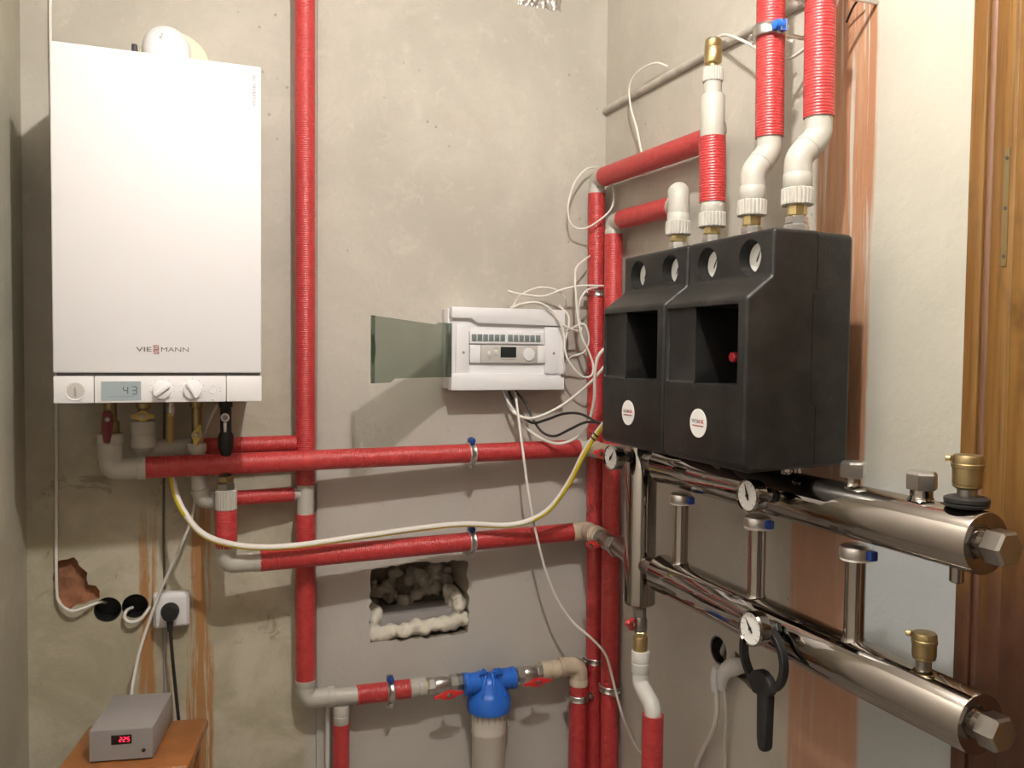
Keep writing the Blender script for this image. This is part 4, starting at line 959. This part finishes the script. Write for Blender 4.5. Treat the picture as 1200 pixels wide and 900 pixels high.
# cables around the electrical box
G = 'white cables tangled around the electrical box'
cable('white cable leaving the left of the box top towards the corner pipes', [at(595, 341, y=2.17), at(612, 345, y=2.16), at(637, 347, y=2.155), at(660, 339, y=2.15), at(680, 335, y=2.14), at(704, 335, y=2.14), at(735, 336, y=2.15)], .0030, 'white_cable', group=G)
cable('white cable arching highest over the electrical box', [at(600, 361, y=2.19), at(610, 346, y=2.18), at(632, 337, y=2.17), at(652, 340, y=2.16), at(662, 350, y=2.165), at(663, 361, y=2.19)], .0026, 'white_cable', group=G)
cable('white cable crossing the top right corner of the electrical box', [at(598, 361, y=2.16), at(612, 356, y=2.14), at(632, 355, y=2.128), at(648, 365, y=2.125), at(657, 378, y=2.12), at(668, 385, y=2.12), at(681, 387, y=2.13), at(678, 370, y=2.13), at(680, 352, y=2.12), at(688, 340, y=2.12), at(700, 337, y=2.14)], .0030, 'white_cable', group=G)
cable('white cable dropping down the right side of the electrical box', [at(625, 354, y=2.135), at(642, 361, y=2.128), at(654, 372, y=2.122), at(661, 392, y=2.12), at(662, 410, y=2.12), at(668, 426, y=2.12), at(682, 441, y=2.12), at(693, 440, y=2.12), at(695, 428, y=2.12), at(690, 412, y=2.12), at(682, 395, y=2.12), at(677, 370, y=2.12), at(675, 345, y=2.12), at(674, 330, y=2.13), at(676, 313, y=2.15), at(690, 301, y=2.17), at(697, 296, y=2.19)], .0030, 'white_cable', group=G)
cable('white cable curling beside the red corner pipe and box edge', [at(655, 358, y=2.15), at(666, 370, y=2.14), at(666, 385, y=2.135), at(662, 400, y=2.13), at(660, 420, y=2.14), at(662, 435, y=2.15), at(660, 448, y=2.19)], .0030, 'white_cable', group=G)
cable('small white cable loop right of the electrical box', [at(664, 388, y=2.15), at(684, 380, y=2.12), at(690, 398, y=2.12), at(684, 413, y=2.13), at(670, 418, y=2.15), at(661, 428, y=2.18)], .0032, 'white_cable_dim', group=G)
cable('thick white cable sagging from the box underside up to the pump boxes', [at(594, 458, y=2.19), at(596, 474, y=2.18), at(606, 486, y=2.15), at(625, 490, y=2.12), at(652, 479, y=2.09), at(674, 464, y=2.05), at(694, 446, y=2.0), at(712, 425, y=1.96)], .0040, 'white_cable', group=G)
cable('thick white cable hanging in a deep bow below the box', [at(604, 458, y=2.19), at(608, 488, y=2.18), at(622, 506, y=2.15), at(648, 519, y=2.11), at(670, 516, y=2.07), at(688, 498, y=2.04), at(696, 470, y=2.0), at(697, 440, y=1.97), at(701, 418, y=1.95), at(712, 405, y=1.93)], .0042, 'white_cable', group=G)
cable('clear-sheathed grey cable under the electrical box', [at(590, 458, y=2.19), at(596, 472, y=2.17), at(606, 486, y=2.16), at(614, 498, y=2.16), at(624, 507, y=2.15)], .0038, 'tape_white', group=G)
GB = 'black cables from the box to the pumps'
cable('black cable from the box waving up to the pump box', [at(596, 458, y=2.185), at(606, 478, y=2.17), at(622, 495, y=2.14), at(640, 492, y=2.11), at(660, 485, y=2.07), at(680, 485, y=2.02), at(700, 495, y=1.97), at(716, 502, y=1.93)], .0036, 'black_cable', group=GB)
cable('black cable from the box dipping lower before the pump box', [at(604, 458, y=2.185), at(617, 474, y=2.17), at(624, 490, y=2.15), at(635, 506, y=2.12), at(650, 511, y=2.09), at(668, 503, y=2.05), at(686, 495, y=2.01), at(704, 496, y=1.96), at(718, 502, y=1.93)], .0036, 'black_cable', group=GB)
cable('thin white cable hanging from the box down past the filter to the floor', [at(604, 460, y=2.18), at(609, 500, y=2.13), at(617, 560, y=2.10), at(627, 620, y=2.10), at(645, 685, y=2.10), at(668, 725, y=2.09), at(693, 748, y=2.06), at(710, 768, y=2.04), at(719, 800, y=2.02), at(730, 840, y=2.0), at(748, 878, y=1.98), at(778, 905, x=1.125), at(800, 950, x=1.12)], .0036, 'white_cable')
# thin cables on the right wall
cable('thin white cable looped around the top of the corner pipes', [at(700, 196, y=2.20), at(686, 199, y=2.18), at(673, 215, y=2.17), at(666, 240, y=2.165), at(669, 262, y=2.165), at(682, 268, y=2.16), at(697, 262, y=2.135), at(716, 245, y=2.13), at(719, 225, y=2.13), at(714, 205, y=2.16)], .0026, 'white_cable')
cable('thin white cable arching out from behind the wall conduit', [at(783, 78, x=1.135), at(768, 74, x=1.12), at(749, 83, x=1.11), at(738, 100, x=1.11), at(739, 125, x=1.115), at(746, 150, x=1.12), at(751, 175, x=1.125), at(757, 205, x=1.135)], .0028, 'white_cable')
cable('white cable swinging between the two ceiling risers', [at(838, 45, x=1.130), at(850, 41, x=1.115), at(866, 46, x=1.105), at(884, 55, x=1.10), at(902, 66, x=1.095), at(922, 69, x=1.09), at(938, 61, x=1.09), at(955, 45, x=1.09), at(975, 15, x=1.10), at(985, -10, x=1.11)], .0032, 'white_cable')
cable('short white cable end sticking out behind the left ceiling riser', [at(905, 40, x=1.10), at(918, 46, x=1.09), at(930, 49, x=1.10)], .0034, 'white_cable')
cable('thin dark cable hanging from above beside the right ceiling riser', [at(1010, -6, x=1.125), at(1000, 8, x=1.13), at(992, 26, x=1.14)], .0022, 'black_cable')
# conduit
cdt = tag(MB().tube([(XR - .007, 2.216, 2.207), (XR - .006, 1.9, 2.205), (XR - .009, 1.6, 2.203), (XR - .006, 1.35, 2.201), (XR - .006, 1.0, 2.198)], .0105, 14).build('cable_conduit', 'conduit', loc=(XR - .007, 1.6, 2.2)), 'plastered grey conduit running along the right wall under the ceiling', 'conduit')

# ================================================================== SOCKET, BACK BOXES, SMALL THINGS
so = thing('wall_socket', 'white square wall socket with a black plug in it', 'socket', (-.043, YB, .808))
MB().box2((-.085, YB - .030, .806), (-.001, YB, .893)).build('base', 'white_plastic', so, bevel=.007, bseg=3)
MB().box2((-.080, YB - .040, .811), (-.006, YB - .029, .888)).build('cover_plate', 'white_plastic', so, bevel=.005, bseg=3)
pgx = thing('power_plug', 'round black plug in the wall socket', 'plug', (-.046, YB - .04, .845))
MB().lathe((-.046, YB - .0395, .851), (0, -1, 0), [(.0215, 0), (.0215, .006), (.019, .010), (.019, .026), (.0165, .031), (.004, .032)], 28).build('plug_head', 'black_plastic', pgx)
MB().tube([(-.046, YB - .057, .848), (-.046, YB - .056, .826), (-.046, YB - .056, .806)], [.0095, .008, .006], 14).build('strain_relief', 'black_rubber', pgx)
for (bx_, bz, lab, m_) in ((-.188, .857, 'dark round back box sunk in the wall, left of the pair', 1), (-.127, .860, 'dark round back box sunk in the wall beside the socket', 0)):
    t = thing('back_box', lab, 'back box', (bx_, YB + .05, bz))
    mb = MB().lathe((bx_, YB + .053, bz), (0, -1, 0), [(.0295, 0), (.0295, .050), (.0285, .050), (.0285, .001)], 32); mb.f = mb.f[:-2] + mb.f[-1:]; mb.uv = mb.uv[:-2] + mb.uv[-1:]; mb.m = mb.m[:-2] + mb.m[-1:]
    mb.build('shell', 'black_plastic', t)
t = thing('back_box', 'round back box with loose wire end sunk in the right wall', 'back box', (XR + .05, 1.617, .807))
mb = MB().lathe((XR + .048, 1.617, .807), (-1, 0, 0), [(.0315, 0), (.0315, .047), (.0300, .047), (.0300, .001)], 32); mb.f = mb.f[:-2] + mb.f[-1:]; mb.uv = mb.uv[:-2] + mb.uv[-1:]; mb.m = mb.m[:-2] + mb.m[-1:]
mb.build('shell', 'steel_dull', t)
MB().tube(spline([(XR + .03, 1.625, .82), (XR + .015, 1.61, .825), (XR + .01, 1.615, .80), (XR + .03, 1.62, .79)], 6), .006, 10).build('wire_end', 'grey_metal', t)
tag(MB().tube(spline([(XR + .01, 1.605, .797), (XR - .004, 1.585, .796), (XR - .006, 1.56, .797), (XR - .004, 1.54, .800)], 6), .0014, 8).build('wire', 'yellow_handle', loc=(XR, 1.585, .796)), 'short yellow wire between the two right-wall back boxes', 'wire')
tb = thing('taped_cable', 'cable bundle wrapped in white tape hanging from the right wall hole', 'cable', (XR, 1.53, .79))
MB().tube(spline([(XR + .02, 1.525, .800), (XR - .012, 1.530, .802), (XR - .032, 1.535, .795), (XR - .038, 1.545, .775), (XR - .036, 1.552, .745)], 6), [.012, .013, .014, .016, .017, .018, .019, .02, .02, .02, .019, .019, .018, .018, .017, .016, .0155, .015, .014, .013, .012, .0115, .011, .010, .009][:25], 14).build('tape_wrap', 'tape_white', tb)
MB().tube(spline([(XR - .040, 1.565, .790), (XR - .042, 1.570, .765), (XR - .040, 1.568, .735)], 6), .010, 12).build('tape_tail', 'tape_white', tb)
MB().tube(spline([(XR - .038, 1.568, .745), (XR - .034, 1.570, .68), (XR - .026, 1.60, .62), (XR - .018, 1.645, .56), (XR - .016, 1.68, .48), (XR - .02, 1.69, .30)], 8), .0055, 10).build('cable_strand', 'white_cable', tb)
MB().tube(spline([(XR - .030, 1.550, .745), (XR - .024, 1.55, .68), (XR - .018, 1.56, .62), (XR - .012, 1.565, .56), (XR - .010, 1.58, .50), (XR - .010, 1.60, .30)], 8), .0035, 10).build('cable_strand', 'white_cable_dim', tb)

# foil plug at the top of the back wall
rnd = random.Random(4); mb = MB(); nx_, nz_ = 22, 8; rows = []
for j in range(nz_ + 1):
    rows.append(mb.add([(.868 + .132 * i / nx_ + rnd.uniform(-.002, .002), YP - .001 - (rnd.uniform(.0, .012) if 0 < i < nx_ and 0 < j < nz_ else 0), 2.474 + .075 * j / nz_ - .004 * math.sin(i * 2.1) * (j == 0)) for i in range(nx_ + 1)]))
for j in range(nz_):
    for i in range(nx_): mb.face((rows[j] + i, rows[j] + i + 1, rows[j + 1] + i + 1, rows[j + 1] + i))
tag(mb.build('foil_patch', 'tin_foil', loc=(.93, YP, 2.474), ang=5, recalc=False), 'crumpled silver foil patch at the top of the back wall', 'foil')

# mounting foam in the niche
def lumps(name, m, balls, vox, label):
    bm = bmesh.new()
    for (x, y, z, r, sx, sz) in balls:
        bmesh.ops.create_icosphere(bm, subdivisions=3, radius=1.0, matrix=Matrix.Translation((x, y, z)) @ Matrix.Diagonal((r * sx, r, r * sz, 1)))
    for v in bm.verts: v.co += v.normal * (noise.noise(v.co * 55) * .006 + noise.noise(v.co * 130) * .003)
    me = bpy.data.meshes.new(name); bm.to_mesh(me); bm.free(); o = bpy.data.objects.new(name, me); COL.objects.link(o)
    md = o.modifiers.new('r', 'REMESH'); md.mode = 'VOXEL'; md.voxel_size = vox
    dg = bpy.context.evaluated_depsgraph_get(); dg.update(); me2 = bpy.data.meshes.new_from_object(o.evaluated_get(dg)); o.modifiers.clear()
    base = V((.597, 2.30, .70)); me2.transform(Matrix.Translation(-base)); o.data = me2; o.location = base; me2.materials.clear(); me2.materials.append(M[m]); me2.shade_smooth()
    return tag(o, label, 'foam')
rnd = random.Random(11); B = []
for i in range(26):
    f = i / 25; B.append((.465 + .262 * f, YP + .020 + rnd.uniform(-.005, .004), .719 + rnd.uniform(-.004, .004) + .018 * f ** 3, .0195 + rnd.uniform(-.003, .004), 1.0, 1.0))
for i in range(10): B.append((.470 + rnd.uniform(-.004, .014), YP + .03 + .012 * i, .745 + rnd.uniform(-.01, .03), .020, .8, 1.1))
for i in range(10): B.append((.722 + rnd.uniform(-.012, .004), YP + .02 + .012 * i, .760 + rnd.uniform(-.01, .03), .022, .8, 1.1))
lumps('mounting_foam', 'foam', B, .0042, 'cream foam strip along the bottom edge of the wall niche')
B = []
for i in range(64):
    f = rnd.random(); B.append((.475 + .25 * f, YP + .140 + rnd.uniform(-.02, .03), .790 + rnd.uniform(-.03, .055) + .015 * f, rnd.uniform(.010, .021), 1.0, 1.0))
lumps('mounting_foam', 'foam_shaded', B, .0040, 'lumpy cream foam deep inside the wall niche')
tag(MB().box2((.470, YP + .035, .705), (.725, YP + .13, .762)).build('niche_sill', 'grey_metal', loc=(.6, YP + .08, .705), bevel=.003), 'flat dark grey ledge inside the wall niche', 'ledge')

# ================================================================== STABILIZER ON THE STOOL
sa = V((.9815, -.1915, 0)).normalized(); sb_ = V((.1915, .9815, 0)).normalized(); SZ = .6335
st = thing('wooden_stool', 'orange-brown lacquered wooden stool in the left corner', 'stool', (-.11, 2.03, 0))
s0 = V((-.262, 1.872, 0)); sw, sd = .262, .232
cs = [s0, s0 + sa * sw, s0 + sa * sw + sb_ * sd, s0 + sb_ * sd]
MB().prism([(0, 0), (sw, 0), (sw, sd), (0, sd)], s0 + V((0, 0, SZ - .024)), sa, sb_, .0236).build('seat', 'stool_wood', st, bevel=.007, bseg=3)
for a, b in ((.03, .03), (sw - .03, .03), (sw - .03, sd - .03), (.03, sd - .03)):
    p = s0 + sa * a + sb_ * b; MB().box(p + V((0, 0, (SZ - .024) / 2)), (.034, .034, SZ - .025), sa, sb_, WZ).build('leg', 'stool_wood', st, bevel=.004)
for a0, b0, a1, b1 in ((.03, .03, sw - .03, .03), (.03, sd - .03, sw - .03, sd - .03), (.03, .03, .03, sd - .03), (sw - .03, .03, sw - .03, sd - .03)):
    p, q = s0 + sa * a0 + sb_ * b0, s0 + sa * a1 + sb_ * b1; d = (q - p).normalized(); MB().box((p + q) / 2 + V((0, 0, SZ - .056)), ((q - p).length - .034, .018, .05), d, WZ.cross(d), WZ).build('apron', 'stool_wood', st)
sz = thing('voltage_stabilizer', 'grey metal voltage stabilizer with red digits on the stool', 'stabilizer', (-.11, 1.98, SZ))
f0 = V((-.197, 1.902, SZ + .003)); w_, d_, h_ = .1255, .182, .0655
MB().box(f0 + sa * w_ / 2 + sb_ * d_ / 2 + WZ * h_ / 2, (w_, d_, h_), sa, sb_, WZ).build('housing', 'grey_metal', sz, bevel=.0015)
for a, b in ((.012, .012), (w_ - .012, .012), (w_ - .012, d_ - .012), (.012, d_ - .012)):
    MB().lathe(f0 + sa * a + sb_ * b - WZ * .003, (0, 0, 1), [(.006, 0), (.006, .0035)], 12).build('rubber_foot', 'black_rubber', sz)
fpn = MB().box(f0 + sa * w_ / 2 + WZ * h_ / 2 - sb_ * .0006, (w_ - .002, .0014, h_ - .002), sa, sb_, WZ).build('front_panel', 'grey_metal', sz)
fo = f0 - sb_ * .0014
MB().box(fo + sa * .0635 + WZ * .0435, (.040, .0016, .019), sa, sb_, WZ).build('led_window', 'led_window', fpn)
mb = MB()
for i, ch in enumerate('225'): seg7(mb, ch, fo - sb_ * .001 + sa * (.0590 + i * .0076) + WZ * .0395, sa, WZ, .0045, .0088, .0013, sl=.12)
mb.build('led_digits', 'led_red', fpn)
MB().lathe(fo + sa * .107 + WZ * .018, -sb_, [(.0038, 0), (.0038, .002)], 14).build('power_button', 'black_plastic', fpn)
for a, z, l in ((.018, .058, .014), (.015, .034, .010)): MB().box(fo + sa * a + WZ * z, (l, .0006, .003), sa, sb_, WZ).build('printed_mark', 'grey_print', fpn)

cable('thin dark strip added for the wall groove running down behind the boiler', [at(195, 110, y=YB), at(194, 250, y=YB), at(193, 400, y=YB), at(192, 560, y=YB), at(192, 640, y=YB - .001), at(193, 690, y=YB)], .0030, 'chase_grey')  # dark tube added in place of a chased groove
cable('grey strip added for the wall groove below the socket', [at(192, 730, y=YB - .001), at(193, 780, y=YB - .001), at(194, 860, y=YB), at(194, 930, y=YB)], .0038, 'grey_metal')  # grey tube added where the same groove goes on
